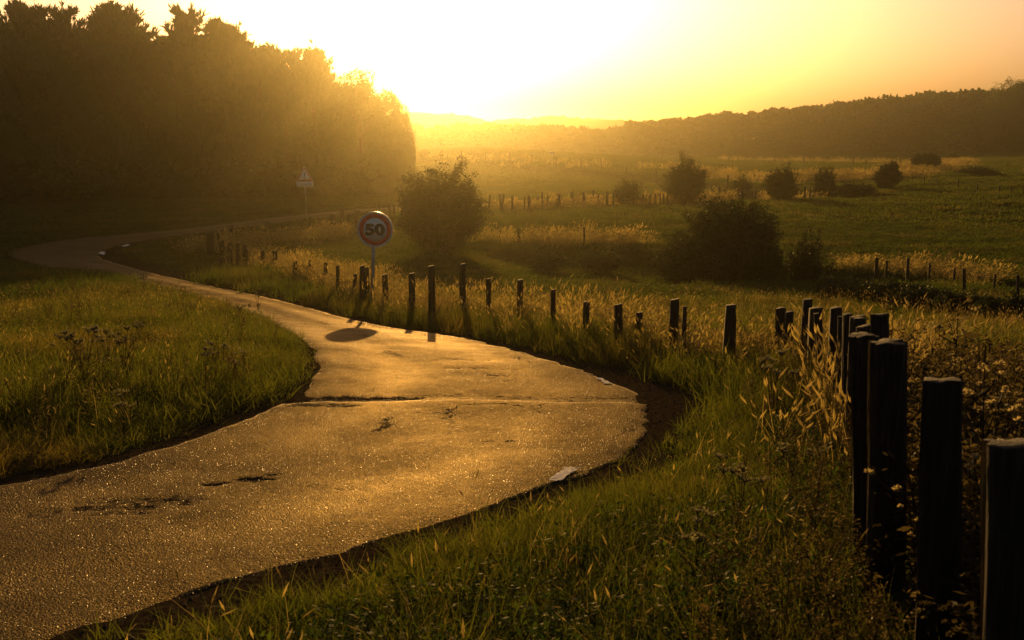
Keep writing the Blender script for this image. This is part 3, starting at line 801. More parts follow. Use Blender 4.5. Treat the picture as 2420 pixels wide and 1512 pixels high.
def fence(name, posts, label, wires=(), lift=.22, sink=.3, near=False, wire_r=.0015):
    """posts: (px, y_top, y_bottom, width, lean_px, Y or None)"""
    data = []
    for i, p in enumerate(posts):
        px, yt_, yb, w = p[:4]; lean = p[4] if len(p) > 4 else 0; Y = p[5] if len(p) > 5 else None
        if Y is None: x, Y = hit(px, yb, lift)
        top = at_y(px+lean, yt_, Y); b = at_y(px, yb, Y); dpt = Y*COSP+drop(yb)*Y*SINP
        gzz = gz(b.x, Y)
        data.append((b.x, Y, min(gzz, b.z), top, w*dpt/F))
    f = thing(name, (data[0][0], data[0][1], data[0][2]), label, 'fence')
    rng = np.random.default_rng(len(posts)*7+int(posts[0][0]))
    base = Vector(f.location)
    for i, (x, y, g, top, w) in enumerate(data):
        z0 = g-sink; b = Vector((x, y, z0)); frac = (top.z-z0)/max(.2, (top.z-g))
        d = Vector((top.x-x, rng.normal()*.03, top.z-g)); d = d*frac
        if near and y > 5.5: w = w*1.22
        hgt = d.length; r = max(w*.5, .012)
        hi = near and y < 8
        me = post_mesh(hgt, r, rng, float(i*3.7), square=(rng.random() < .45), k=28 if hi else 9, m=30 if hi else 6, flat=.7+.3*rng.random(), groove=.34 if hi else .12)
        o = obj('post', me, M['wood'], f)
        q = Vector((0, 0, 1)).rotation_difference(d.normalized())
        o.rotation_mode = 'QUATERNION'; o.rotation_quaternion = q; o.location = b-base
    # wires run from post to post, sagging a little
    order = sorted(range(len(data)), key=lambda i: 0) if not wires else list(range(len(data)))
    for hw in wires:
        mb = MB(); pts = []
        for i in order:
            x, y, g, top, w = data[i]; t = min(hw, (top.z-g)*.92)
            pts.append(Vector((x+(top.x-x)*t/max(.3, top.z-g), y-w*.5-.004, g+t))-base)
        for a, b in zip(pts[:-1], pts[1:]):
            L = (b-a).length
            if L > 14: continue
            ps = [a.lerp(b, u/6)-Vector((0, 0, .03*L*.5*(1-(2*u/6-1)**2))) for u in range(7)]
            mb.tube([tuple(p) for p in ps], wire_r, 4, False)
            if y < 30 and L < 5:
                for u in range(int(L/.16)):
                    p = a.lerp(b, (u+.5)*.16/L)-Vector((0, 0, .015*L*(1-(2*(u+.5)*.16/L-1)**2)))
                    mb.tube([tuple(p+Vector((.012, .006, .016))), tuple(p-Vector((.012, -.006, .016)))], .0016, 3, False)
        if mb.n: obj('wire', mb.mesh('wire'), M['wire'], f)
    return f, data

road_posts = [  # along the lane from the near right corner round to the far left bend
 (2440, 1042, 1700, 150, -14, 2.55), (2222, 897, 1640, 108, 14, 3.35), (2100, 801, 1530, 84, -2, 4.15), (2070, 794, 1480, 72, 0, 4.45),
 (2087, 740, 1180, 38, 0, 5.9), (2050, 768, 1120, 32, 0, 6.4), (2022, 748, 1060, 30, 3, 7.2), (2003, 742, 1020, 18, 4, 7.9),
 (1985, 747, 1000, 9, 3, 8.4), (1966, 722, 980, 24, 3, 9.0), (1943, 742, 960, 11, 0, 9.8), (1922, 727, 925, 27, 3, 10.6),
 (1893, 703, 912, 18, 8, 11.0), (1862, 735, 890, 17, 2, 11.6), (1842, 727, 872, 21, 4, 12.2),
 (1975, 757, 985, 14, 4, 9.4), (2036, 752, 1090, 26, 2, 6.8), (1936, 752, 945, 16, 2, 10.1), (1910, 748, 930, 14, 3, 10.9),
 (1734, 745, 848, 8, 6, None), (1718, 722, 852, 22, 6, None), (1613, 725, 824, 9, 6, None), (1590, 708, 822, 19, 3, None),
 (1496, 738, 806, 15, 10, None), (1466, 720, 808, 18, -2, None), (1384, 711, 794, 14, -1, None), (1304, 684, 780, 11, 3, None),
 (1226, 661, 762, 13, 3, None), (1153, 658, 752, 11, 0, None), (1092, 624, 742, 13, 0, None), (1019, 628, 748, 15, 1, None),
 (972, 647, 738, 13, 1, None), (914, 648, 714, 12, -4, None), (870, 632, 698, 11, -4, None), (853, 628, 706, 11, 1, None),
 (832, 648, 694, 8, 4, None), (798, 628, 688, 8, -1, None), (768, 622, 670, 8, 0, None), (731, 615, 655, 7, 0, None),
 (696, 617, 656, 8, 1, None), (645, 592, 632, 12, 2, None), (620, 591, 628, 9, 0, None), (579, 578, 618, 9, -1, None),
 (560, 575, 618, 8, 0, None), (542, 573, 618, 10, 0, None), (525, 569, 617, 10, -2, None), (496, 549, 594, 17, 0, None)]
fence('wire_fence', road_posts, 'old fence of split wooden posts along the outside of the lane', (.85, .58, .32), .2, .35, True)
bend_posts = [(517, 552, 580, 6, 0), (543, 533, 560, 9, 3), (567, 536, 556, 4, 1), (597, 535, 552, 4, 0), (625, 523, 545, 5, 0), (634, 524, 549, 5, 0),
 (666, 532, 546, 4, 0), (731, 512, 543, 7, 1), (750, 513, 533, 5, 1), (782, 505, 540, 17, 3), (806, 496, 532, 9, 2), (820, 505, 532, 7, 3),
 (840, 495, 538, 12, 3), (889, 483, 503, 5, 0), (897, 489, 503, 4, 0), (920, 480, 513, 8, 0), (930, 483, 517, 6, 0)]
fence('wire_fence', bend_posts, 'broken line of stumpy posts between the upper lane and the left bend', (), .2, .3)
mid_posts = [(1154, 461, 497, 6, 2), (1183, 458, 499, 6, -1), (1184, 459, 498, 5, 5), (1210, 462, 497, 6, 0), (1223, 466, 492, 4, 0), (1239, 466, 496, 4, 0),
 (1250, 462, 500, 8, 0), (1269, 464, 491, 6, 1), (1281, 454, 494, 5, 0), (1293, 461, 491, 5, 0), (1308, 469, 492, 3, 6), (1321, 457, 491, 9, -1),
 (1330, 461, 488, 4, 0), (1353, 452, 487, 7, -1), (1363, 466, 486, 4, 0), (1379, 454, 486, 8, 0), (1402, 449, 480, 6, 0), (1414, 459, 484, 4, 0),
 (1435, 452, 486, 7, -1), (1449, 457, 486, 5, 1), (1519, 459, 480, 5, 0), (1526, 461, 480, 4, 0), (1535, 459, 480, 5, 0), (1548, 458, 480, 5, 0),
 (1560, 459, 480, 4, 0), (1568, 458, 480, 5, 0), (1577, 459, 480, 5, 0), (1649, 449, 472, 6, 0), (1662, 452, 472, 5, 0), (1680, 445, 470, 5, 1),
 (1697, 443, 466, 6, 2), (1786, 450, 468, 4, 0), (1825, 446, 462, 4, 0), (1902, 440, 460, 5, 0), (1914, 441, 460, 5, 0), (1925, 440, 458, 4, 0)]
fence('wire_fence', mid_posts, 'long crooked row of dark posts running from the hazy bush to the field shrubs', (), .2, .3)
top_posts = [(978, 354, 372, 3), (1041, 356, 374, 3), (1057, 364, 375, 2), (1090, 357, 376, 3), (1147, 359, 381, 3), (1204, 361, 382, 3), (1257, 366, 388, 3),
 (1314, 371, 390, 3), (1373, 375, 398, 4), (1423, 379, 403, 3, -2), (1482, 393, 409, 3, -2), (1550, 400, 418, 3), (1666, 405, 424, 3), (1720, 414, 434, 4),
 (1757, 412, 430, 3), (1782, 411, 428, 3), (1800, 409, 426, 3)]
fence('wire_fence', top_posts, 'thin posts evenly spaced across the bright upper pasture', (1.0,), .2, .3, wire_r=.006)
low_posts = [(1226, 540, 568, 6, 0), (1236, 545, 564, 4, 0), (1380, 536, 574, 5, 1), (2071, 609, 645, 9, 0), (2094, 616, 645, 6, 0), (2145, 609, 656, 8, 0),
 (2196, 622, 650, 5, 1), (2254, 633, 660, 5, 0), (2280, 634, 674, 8, 0), (2348, 645, 676, 5, 1), (2409, 650, 690, 8, 0)]
fence('wire_fence', low_posts, 'sparse posts standing in the tall grass strip below the right field', (), .2, .3)
right_posts = [(2184, 414, 434, 3), (2214, 420, 438, 3), (2264, 426, 440, 4), (2310, 432, 444, 3), (2361, 438, 450, 4), (2390, 439, 454, 4), (2419, 444, 458, 3), (1744, 369, 380, 2), (1830, 371, 382, 2),
 (1899, 371, 384, 3), (2016, 374, 388, 3), (2046, 376, 388, 3), (2108, 378, 392, 3), (2128, 377, 391, 3)]
fence('wire_fence', right_posts[:7], 'low posts crossing the striped field at the far right', (), .2, .3)
fence('wire_fence', right_posts[7:], 'tiny posts along the far edge of the fields below the dark wood', (), .2, .3)

# dry grass runs
_fp = [a for a in road_posts if a[0] in (2050, 2022, 1966, 1893, 1842, 1718, 1590, 1466, 1384, 1304, 1226, 1153, 1092, 1019, 972, 914, 870, 832, 798, 768, 731, 696, 645, 620, 579, 542, 525)]
sp = [(hit(a[0], a[2], .2) if a[5] is None else np.array([at_y(a[0], a[2], a[5]).x, a[5]])) for a in _fp]
strip('dry_grass', [(p[0], p[1], 0) for p in sp], 1.1, 26, tS, 'golden dry grass growing up through the roadside fence', .95, 41, off=-.6)
strip('dry_grass', [(430, 592), (500, 588), (620, 575), (750, 562), (900, 552)],
      2.6, 18, tSf, 'pale dry grass filling the inside of the left bend', .6, 42)
strip('dry_grass', [(1130, 570), (1250, 575), (1350, 573), (1450, 580), (1500, 585)], 1.6, 14, tSf, 'bright dry grass strip in the valley right of the hazy bush', .7, 43)
strip('dry_grass', [(1950, 632), (2050, 640), (2150, 652), (2280, 668), (2419, 690)], 1.0, 11, tSf, 'dry grass strip edging the dark hollow at the right', .55, 44, off=.9)
strip('dry_grass', [(1560, 398), (1640, 408), (1720, 425), (1800, 428), (1850, 425)], 3.5, 2.4, tSd, 'dry grass around the posts of the upper pasture', .9, 45)
strip('dry_grass', [(1870, 425), (1930, 422), (2000, 428), (2060, 430)], 9, 14, tSd, 'brightest dry grass glowing between the field shrubs', .75, 46)
strip('dry_grass', [(2080, 425), (2140, 410), (2200, 393), (2240, 382)], 5, 7, tSd, 'bright dry grass climbing to the last round shrub', .6, 47)
strip('dry_grass', [(1000, 372), (1150, 378), (1300, 386), (1420, 398)], 7, 1.6, tSd, 'sunlit dry grass below the thin posts of the upper pasture', .7, 48)
strip('dry_grass', [(1150, 500), (1250, 500), (1400, 490), (1600, 482), (1750, 470), (1920, 462)], 1.5, 5, tSd, 'dry grass along the crooked row of dark posts', .7, 49)
strip('dry_grass', [(1700, 379), (1850, 382), (2000, 385), (2120, 388)], 4, 2, tSd, 'dry grass fringe at the top of the green field', .8, 50)

# ------------------------------------------------------------------ shrubs and trees
def quad_leaves(P, size, rng, flat=.0, asp=.45):
    n = len(P); d = rng.normal(size=(n, 3)); d[:, 2] *= 1-flat; d /= np.linalg.norm(d, axis=1)[:, None]
    e = rng.normal(size=(n, 3)); s_ = np.cross(d, e); s_ /= np.linalg.norm(s_, axis=1)[:, None]
    L = size*(.6+.8*rng.random((n, 1)))
    V = np.stack([P, P+d*L*.5+s_*L*asp, P+d*L, P+d*L*.5-s_*L*asp], 1).reshape(-1, 3)
    Q = (np.arange(n)*4)[:, None]+np.arange(4)
    return V, Q
def shrub_meshes(w, h, n_shoot, per, leaf, rng, spiky=.25, skew=0.0, low=.0):
    """shoots fan out of the base; leaves clothe them; returns stems, foliage"""
    st = MB(); pts = []
    for i in range(n_shoot):
        a = rng.random()*2*math.pi; u = rng.random()**.6
        el = math.acos(1-u*(1-low)*.98)          # 0 straight up .. side
        R = 1+spiky*rng.normal()*.6
        tip = np.array([math.sin(el)*math.cos(a)*w/2, math.sin(el)*math.sin(a)*w/2, (.28+.72*math.cos(el))*h])*min(1.22, max(.6, R))
        tip[0] += skew*tip[2]
        b = np.array([rng.normal()*.06*w, rng.normal()*.06*w, -.1])
        c = np.array([tip[0]*.35, tip[1]*.35, tip[2]*.62])
        ts = np.linspace(0, 1, 6)
        cur = [(1-t)**2*b+2*t*(1-t)*c+t*t*tip for t in ts]
        st.tube(cur, [max(.004, .012*h*(1-t*.9)*.5) for t in ts], 3, False)
        t = .22+.78*rng.random(per)**.75
        p = ((1-t)**2)[:, None]*b+(2*t*(1-t))[:, None]*c+(t*t)[:, None]*tip
        p += rng.normal(size=p.shape)*(w*.085*(1.25-t))[:, None]
        pts.append(p)
    nf = int(n_shoot*per*.40); q = rng.normal(size=(nf, 3)); q /= np.linalg.norm(q, axis=1)[:, None]
    q *= (rng.random((nf, 1))**.45)*.88
    lump = .92+.75*fbm(np.arctan2(q[:, 1], q[:, 0])*2.1+leaf*90, q[:, 2]*3.1+w, 3)
    pts.append(q*lump[:, None]*np.array([w/2, w/2, h*.50])+np.array([0, 0, h*.47])+np.stack([skew*q[:, 2]*h*.5, 0*q[:, 2], 0*q[:, 2]], 1))
    V, Q = quad_leaves(np.concatenate(pts), leaf, rng)
    V[:, 2] = np.maximum(V[:, 2], -.05)
    mb = MB(); mb.add(V, Q)
    return st.mesh('stems'), mb.mesh('foliage')
def shrub(px, ytop, ybot, wpx, label, seed, n_shoot=70, per=110, leaf=None, spiky=.2, skew=0., lift=.0, name='hawthorn_bush', mat='bushleaf', Y=None, low=0.):
    per = int(per*2.0)
    if Y is None: x, Y = hit(px, ybot, lift)
    b = at_y(px, ybot, Y); dpt = Y*COSP+drop(ybot)*Y*SINP
    g = gz(b.x, Y); h = at_y(px, ytop, Y).z-g; w = wpx*dpt/F
    o = thing(name, (b.x, Y, g), label, 'bush')
    st, fo = shrub_meshes(w, h, n_shoot, per, (leaf or max(.05, h*.035))*.62, np.random.default_rng(seed), spiky, skew, low)
    obj('stems', st, M['bark'], o); obj('foliage', fo, M[mat], o)
    return o
shrub(1042, 375, 600, 200, 'tall ragged bush veiled in golden haze behind the roadside fence', 1, 150, 130, .12, .24)
shrub(1722, 466, 645, 225, 'largest dark bush standing in the hollow of the right field', 2, 170, 200, .10, .2)
shrub(1612, 560, 645, 160, 'low dark thicket hugging the left side of the largest hollow bush', 3, 80, 110, .08, .2, low=.2, name='bramble_thicket')
shrub(1908, 540, 650, 105, 'dark rounded bush just right of the largest hollow bush', 4, 80, 120, .08, .2)
shrub(1805, 590, 645, 90, 'low dark thicket between the two hollow bushes', 14, 60, 110, .08, .2, low=.2, name='bramble_thicket')
shrub(1616, 372, 482, 96, 'tall spreading bush at the left end of the field hedge row', 5, 90, 130, .14, .22)
shrub(1482, 422, 488, 66, 'small ragged bush by the crooked posts left of the tall spreading bush', 6, 60, 80, .12, .35)
shrub(1752, 415, 468, 50, 'small pale bush between the tall spreading bush and its right neighbour', 7, 60, 80, .13, .25)
shrub(1846, 392, 472, 76, 'broad bush in the hedge row with posts at its foot', 8, 80, 130, .15, .2)
shrub(1947, 390, 458, 50, 'narrow upright bush in front of the brightest dry grass', 9, 70, 120, .15, .18)
shrub(2090, 383, 446, 56, 'leaning bush with a long shadow across the striped field', 10, 80, 120, .17, .2, skew=.18)
shrub(2186, 358, 402, 62, 'round dense bush high on the far right field edge', 11, 90, 130, .19, .1)
shrub(2252, 362, 380, 28, 'small bush beside the pale track at the far right', 12, 50, 70, .2, .2)
shrub(2020, 432, 462, 90, 'low dark hedge under the brightest dry grass', 13, 60, 120, .16, .15, low=.3, name='low_hedge')
shrub(2300, 400, 416, 100, 'low scrub lying along the far right field', 15, 40, 90, .2, .15, low=.35, name='low_hedge')
for i, (px, yt_, yb, w_, lb) in enumerate([(1985, 655, 705, 130, 'low bramble added to darken the left of the right-hand hollow'), (2080, 664, 722, 140, 'low bramble added for shade under the tall posts of the grass strip'),
   (2180, 676, 735, 140, 'low bramble added to darken the middle of the right-hand hollow'), (2275, 690, 750, 130, 'low bramble added for shade right of the hollow middle'),
   (2370, 700, 765, 130, 'low bramble added to darken the hollow near the right picture edge'), (1420, 588, 622, 130, 'low bramble added for the dark band below the valley grass strip'), (1290, 592, 618, 110, 'thin low bramble added for the dark band right of the hazy bush')]):
    shrub(px, yt_, yb, w_, lb, 30+i, 50, 60, .09, .15, low=.3, name='shade_bramble')  # brambles added to darken ground that only lies in shade
shrub(1004, 352, 372, 26, 'tiny bare bush on the crest beside the forest end', 16, 24, 20, .2, .5)
shrub(985, 440, 476, 60, 'leafy bush at the foot of the forest end', 17, 50, 90, .16, .3)

def pine_meshes(h, w, rng, open_=.3):
    tr = MB(); lean = rng.normal(size=2)*.02*h
    trunk = [(lean[0]*t*t, lean[1]*t*t, -.4+(h*.97+.4)*t) for t in np.linspace(0, 1, 7)]
    tr.tube(trunk, [.17*(1-.85*t)+.02 for t in np.linspace(0, 1, 7)], 6, False)
    pts = []; dirs = []
    nb = 74
    for i in range(nb):
        t = .12+.86*(i/nb)**.85
        z = h*t; prof = (1-((t-.45)/.60)**2) if t > .45 else (.72+.28*t/.45)
        L = w*.5*max(.16, prof)*(.62+.6*rng.random())
        if t > .8: L *= .45+.9*rng.random()
        a = i*2.4+rng.normal()*.5; rise = .15+.55*t+rng.normal()*.12
        b = np.array([lean[0]*t*t, lean[1]*t*t, z]); tip = b+np.array([math.cos(a)*L, math.sin(a)*L, L*rise])
        c = b+np.array([math.cos(a)*L*.5, math.sin(a)*L*.5, L*rise*.25])
        tr.tube([b, c, tip], [.05, .035, .012], 3, False)
        m = int(12+L*6)
        for j in range(m):
            u = .30+.70*rng.random()
            p = (1-u)**2*b+2*u*(1-u)*c+u*u*tip+rng.normal(size=3)*.16
            pts.append(p); dirs.append((tip-b)/np.linalg.norm(tip-b)*.5+np.array([0, 0, .8]))
    for j in range(9):            # leaders at the very top
        p = np.array([lean[0]+rng.normal()*.25, lean[1]+rng.normal()*.25, h*(.95+.012*j*rng.random())]); pts.append(p); dirs.append(np.array([0, 0, 1.]))
    pts = np.array(pts); dirs = np.array(dirs)
    # each clump: a brush of thin blades pointing outwards and up
    k = 7; n = len(pts)
    P = np.repeat(pts, k, 0); D = np.repeat(dirs, k, 0)+rng.normal(size=(n*k, 3))*.42; D /= np.linalg.norm(D, axis=1)[:, None]
    L = (.36+.42*rng.random((n*k, 1))); S_ = np.cross(D, rng.normal(size=(n*k, 3))); S_ /= np.linalg.norm(S_, axis=1)[:, None]; S_ *= .055
    V = np.stack([P-S_*.5, P+S_*.5, P+D*L*.6+S_, P+D*L, P+D*L*.6-S_], 1)
    V = np.stack([P, P+D*L*.55+S_, P+D*L, P+D*L*.55-S_], 1).reshape(-1, 3)
    Q = (np.arange(n*k)*4)[:, None]+np.arange(4)
    mb = MB(); mb.add(V, Q)
    return tr.mesh('trunk'), mb.mesh('crown')
def round_tree_meshes(h, w, rng, lobes=26, per=420, leaf=.22, base=.12):
    tr = MB(); tr.tube([(0, 0, -.4), (0, 0, h*.25), (.1, 0, h*.6)], [.28, .22, .1], 7, False)
    pts = []
    for i in range(lobes):
        a = rng.random()*6.283; u = rng.random(); t = base+(1-base)*u
        rr = w*.5*math.sqrt(max(.02, 1-((t-.52)/.56)**2))*(.55+.45*rng.random()**.5)
        c = np.array([math.cos(a)*rr*.75, math.sin(a)*rr*.75, h*t*.93]); R = w*(.11+.07*rng.random())
        tr.tube([(0, 0, h*t*.5), tuple(c)], [.07, .02], 3, False)
        q = rng.normal(size=(per, 3)); q /= np.linalg.norm(q, axis=1)[:, None]
        pts.append(c+q*R*(.55+.5*rng.random((per, 1)))*np.array([1, 1, .8]))
    for i in range(20):          # a few loose twigs breaking the outline
        a = rng.random()*6.283; el = rng.random()*1.4
        d = np.array([math.cos(a)*math.sin(el)*w*.48, math.sin(a)*math.sin(el)*w*.48, h*.48+math.cos(el)*h*.48])
        pts.append(d+rng.normal(size=(26, 3))*.3)
    V, Q = quad_leaves(np.concatenate(pts), leaf, rng); mb = MB(); mb.add(V, Q)
    return tr.mesh('trunk'), mb.mesh('crown')

pine_var = [pine_meshes(15.0, 5.4+.6*(i % 3), np.random.default_rng(100+i)) for i in range(7)]
round_var = [round_tree_meshes(14.0, 9.5, np.random.default_rng(200+i), 60, 420, .19) for i in range(3)]
SKY = [(-700, 10), (-300, 10), (0, 15), (25, 10), (48, 12), (75, 42), (108, 25), (130, 58), (155, 30), (190, 55), (210, 45), (250, 18), (275, 48), (300, 35), (340, 58),
       (400, 48), (430, 33), (455, 50), (500, 66), (520, 60), (545, 90), (560, 75), (600, 100), (650, 110), (690, 122), (710, 135), (738, 122), (755, 140), (775, 178)]
sx = [a for a, b in SKY]; sy = [b for a, b in SKY]
FRONT = [(-700, 88), (0, 90), (500, 100), (780, 108), (900, 113)]
prng = np.random.default_rng(55)
def place_tree(name, var, px, Y, ytop, label, group, h_nom, shrink=1.0, cat='tree', wide=1.0):
    d = Y*COSP+drop(ytop)*Y*SINP; x = (px-CX)/F*d; g = gz(x, Y)
    h = (CAMZ-drop(ytop)*Y-g)*shrink
    o = thing(name, (x, Y, g), label, cat, group, rz=prng.random()*6.28)
    s_ = h/h_nom; tr_, cr_ = var
    M_needle = M['needle'] if name == 'pine_tree' else M['leaf']
    a = obj('trunk', tr_, M['bark'], o); b = obj('crown', cr_, M_needle, o)
    for q in (a, b): q.scale = (s_*wide, s_*wide, s_)
    return o
tops = [(48, 12), (108, 25), (155, 30), (250, 18), (300, 35), (430, 33), (520, 60), (560, 75), (738, 122)]
toplab = ['tallest pine at the far left edge of the forest skyline', 'pine with a twin tip near the left end of the skyline',
          'slim pine standing in a notch of the left skyline', 'broad bushy-topped pine at the highest point left of centre skyline',
          'pine with feathery tip right of the broad bushy-topped one', 'dense flat-topped pine rising midway along the forest skyline',
          'pine with open forked top on the falling skyline', 'pine showing gaps of sky just right of the forked top',
          'last tall pine of the skyline before the round tree']
for i, ((px, yt_), lb) in enumerate(zip(tops, toplab)):
    place_tree('pine_tree', pine_var[i % 7], px, np.interp(px, [a for a, b in FRONT], [b for a, b in FRONT])+3, yt_, lb, None, 15.0, 1.0, wide=1.0)
LBF = 'dark pine merging into the solid hazy wall of the forest edge'
cnt = 0
for row in range(5):
    px = -620+row*17
    while px < 800:
        Yb = np.interp(px, [a for a, b in FRONT], [b for a, b in FRONT])+row*4.0+prng.random()*2.5
        yt_ = np.interp(px, sx, sy)
        ex = [0, .0, .02, .0, -.02][row]
        sh = (.97+.03*prng.random() if row == 2 and prng.random() < .6 else .84+.11*prng.random())
        if row == 0: sh = .72+.2*prng.random()
        o = place_tree('pine_tree', pine_var[prng.integers(0, 7)], px, Yb, yt_, LBF, 'pines of the forest edge', 15.0, sh, wide=.92)
        cnt += 1
        px += (2.2+1.4*prng.random())/Yb*F*(1.0 if px > 0 else 1.5)
print('pines', cnt)
place_tree('round_tree', round_var[0], 846, 112, 163, 'rounded broadleaf tree with a domed crown at the forest end', None, 14.0, wide=.78)
place_tree('round_tree', round_var[1], 800, 116, 176, 'loose leafy tree wedged between the last pine and the domed tree', None, 14.0, wide=.55)
place_tree('round_tree', round_var[2], 905, 117, 205, 'smaller leafy tree stepping down beside the domed tree', None, 14.0, wide=.62)
place_tree('round_tree', round_var[0], 938, 120, 240, 'lowest loose-twigged tree at the very end of the forest', None, 14.0, wide=.62)
place_tree('round_tree', round_var[2], 951, 121, 262, 'ragged small tree leaning out past the forest end', None, 14.0, wide=.42)
place_tree('round_tree', round_var[1], 958, 118, 335, 'shrubby young tree closing the forest end near the ground', None, 14.0, wide=.75)
place_tree('round_tree', round_var[1], 872, 126, 200, 'broadleaf tree half hidden behind the domed tree', None, 14.0, wide=.8)
place_tree('round_tree', round_var[2], 915, 108, 330, 'low bushy tree at the foot of the forest end', None, 14.0, wide=1.3)

# dark undergrowth under the forest edge
ug = [shrub_meshes(4.2, 3.4, 46, 60, .2, np.random.default_rng(300+i), .25, 0, .2)[1] for i in range(3)]
ug = [proto(m_, M['bushleaf']) for m_ in ug]
rng = np.random.default_rng(61); n = 330
px = rng.random(n)*1750-800; rowo = rng.random(n)*9-3.0
Yv = np.interp(px, [a for a, b in FRONT], [b for a, b in FRONT])+rowo; Xv = (px-CX)/F*Yv*1.01
gn_scatter('undergrowth', np.stack([Xv, Yv, ground(Xv, Yv)-.2], 1), np.stack([0*px, 0*px, rng.random(n)*6], 1),
           np.repeat((.6+.6*rng.random((n, 1))), 3, 1), rng.integers(0, 3, n), ug, 'dark undergrowth closing the foot of the forest edge')

# far woods across the valley: one mass
fw = []
for i in range(5):
    r_ = np.random.default_rng(400+i); t1, c1 = round_tree_meshes(14.0, 10.0, r_, 20, 70, .75, .04)
    fw.append(proto(c1, M['leaf']))
FS = [(880, 292), (960, 293), (1100, 290), (1145, 287), (1200, 291), (1300, 293), (1400, 296), (1450, 294), (1478, 286), (1560, 281), (1640, 273), (1700, 264), (1800, 257),
      (1900, 249), (2000, 239), (2100, 226), (2200, 215), (2290, 209), (2335, 215), (2420, 200), (2700, 180), (3000, 170)]
FY = [(880, 262), (1200, 265), (1500, 285), (1700, 305), (2000, 312), (2300, 300), (2420, 300), (3000, 300)]
rng = np.random.default_rng(62); pts = []; sc = []
for row in range(6):
    px = 860.0
    while px < 2900:
        Y = np.interp(px, [a for a, b in FY], [b for a, b in FY])+row*8+rng.random()*5
        yt_ = np.interp(px, [a for a, b in FS], [b for a, b in FS])+rng.normal()*3.2+2
        p = at_y(px, yt_, Y); g = float(Z0(p.x, Y)); h = max(5, (p.z-g))
        h0 = h
        if row < 3: h *= (.55+.15*row)+.18*rng.random()
        pts.append((p.x, Y, g-.5)); s_ = h/14; wd = min(max(s_, .55), 1.25)*(.75+.4*rng.random()); sc.append((wd, wd, s_))
        px += (3.4+3.5*rng.random())/Y*F
n = len(pts); print('far wood', n)
gn_scatter('far_wood', pts, np.stack([np.zeros(n), np.zeros(n), rng.random(n)*6], 1), sc, rng.integers(0, 5, n), fw, 'distant wood rising to the right beyond the fields')
place_tree('round_tree', round_var[2], 2385, 292, 182, 'tallest domed tree at the right end of the distant wood', None, 14.0, wide=1.0)
place_tree('round_tree', round_var[0], 2445, 290, 186, 'domed tree cut by the right picture edge above the distant wood', None, 14.0, wide=.75)
place_tree('round_tree', round_var[1], 1484, 283, 281, 'small double-tipped tree poking above the distant wood', None, 14.0, wide=.3)

# ------------------------------------------------------------------ road signs
def disc(r0, r1, z0, z1, n=48):
    """ring or disc in the XZ plane facing -Y; z are Y offsets"""
    mb = MB(); a = np.linspace(0, 2*np.pi, n, endpoint=False)
    def ring(r, y): return np.stack([r*np.cos(a), np.full(n, y), r*np.sin(a)], 1)
    V = np.concatenate([ring(r0, z0), ring(r1, z0), ring(r1, z1), ring(r0, z1)]) if r0 > 0 else None
    j = np.arange(n); k = (j+1) % n
    if r0 > 0:
        Q = np.concatenate([np.stack([j+o1, k+o1, k+o2, j+o2], 1) for o1, o2 in ((0, n), (n, 2*n), (2*n, 3*n), (3*n, 0))])
        mb.add(V, Q)
    else:
        V = np.concatenate([ring(r1, z0), ring(r1, z1), [[0, z0, 0], [0, z1, 0]]])
        Q = np.stack([j, k, k+n, j+n], 1)
        T = np.concatenate([np.stack([k, j, np.full(n, 2*n)], 1), np.stack([j+n, k+n, np.full(n, 2*n+1)], 1)])
        mb.add(V, Q, T)
    return mb
def text_mesh(txt, size, weight):
    cu = bpy.data.curves.new('numeral', 'FONT'); cu.body = txt; cu.size = size; cu.extrude = .0012; cu.offset = weight
    cu.align_x = 'CENTER'; cu.align_y = 'CENTER'; cu.resolution_u = 4
    to = bpy.data.objects.new('numeral', cu); COL.objects.link(to)
    dg = bpy.context.evaluated_depsgraph_get(); dg.update()
    me = bpy.data.meshes.new_from_object(to.evaluated_get(dg))
    bpy.data.objects.remove(to); bpy.data.curves.remove(cu)
    return me
Ys = 24.2
sb = at_y(878, 722, Ys); sc_ = at_y(886.5, 542, Ys); sg = gz(sb.x, Ys)
sign = thing('speed_limit_sign', (sb.x, Ys, sg), 'round red and white 50 speed limit sign on a grey pole beside the lane', 'road sign')
ctr = Vector((sc_.x-sb.x, -.035, sc_.z-sg))
lean = Vector((ctr.x*.9, 0, ctr.z+.1))
mb = MB(); mb.tube([(-.003, 0, -.4), (lean.x*.5, 0, lean.z*.5), tuple(lean+Vector((0, 0, .2)))], .043, 10); obj('pole', mb.mesh('pole', True), M['steel'], sign)
R = .43
face = obj('sign_disc', disc(0, R, -.012, .012).mesh('sign_disc'), M['signback'], sign, ctr)
obj('white_rim', disc(R*.905, R*.985, -.0145, -.0122).mesh('white_rim'), M['white'], face)
obj('red_ring', disc(R*.665, R*.905, -.0155, -.0122).mesh('red_ring'), M['red'], face)
obj('white_field', disc(0, R*.665, -.0148, -.0122).mesh('white_field'), M['white'], face)
obj('rolled_edge', disc(R*.985, R*1.015, -.02, .02).mesh('rolled_edge'), M['signback'], face)
tm = text_mesh('50', .40, .021)
num = obj('numeral', tm, M['black'], face); num.rotation_euler = (math.pi/2, 0, 0)
bb = [v.co for v in tm.vertices]; cx_ = (min(b.x for b in bb)+max(b.x for b in bb))/2; cy_ = (min(b.y for b in bb)+max(b.y for b in bb))/2
hh_ = max(b.y for b in bb)-min(b.y for b in bb); sc_n = .295/hh_; wn = (max(b.x for b in bb)-min(b.x for b in bb))*sc_n
num.scale = (sc_n*.485/wn, sc_n, 1); num.location = (-cx_*sc_n*.485/wn, -.0172, -cy_*sc_n)
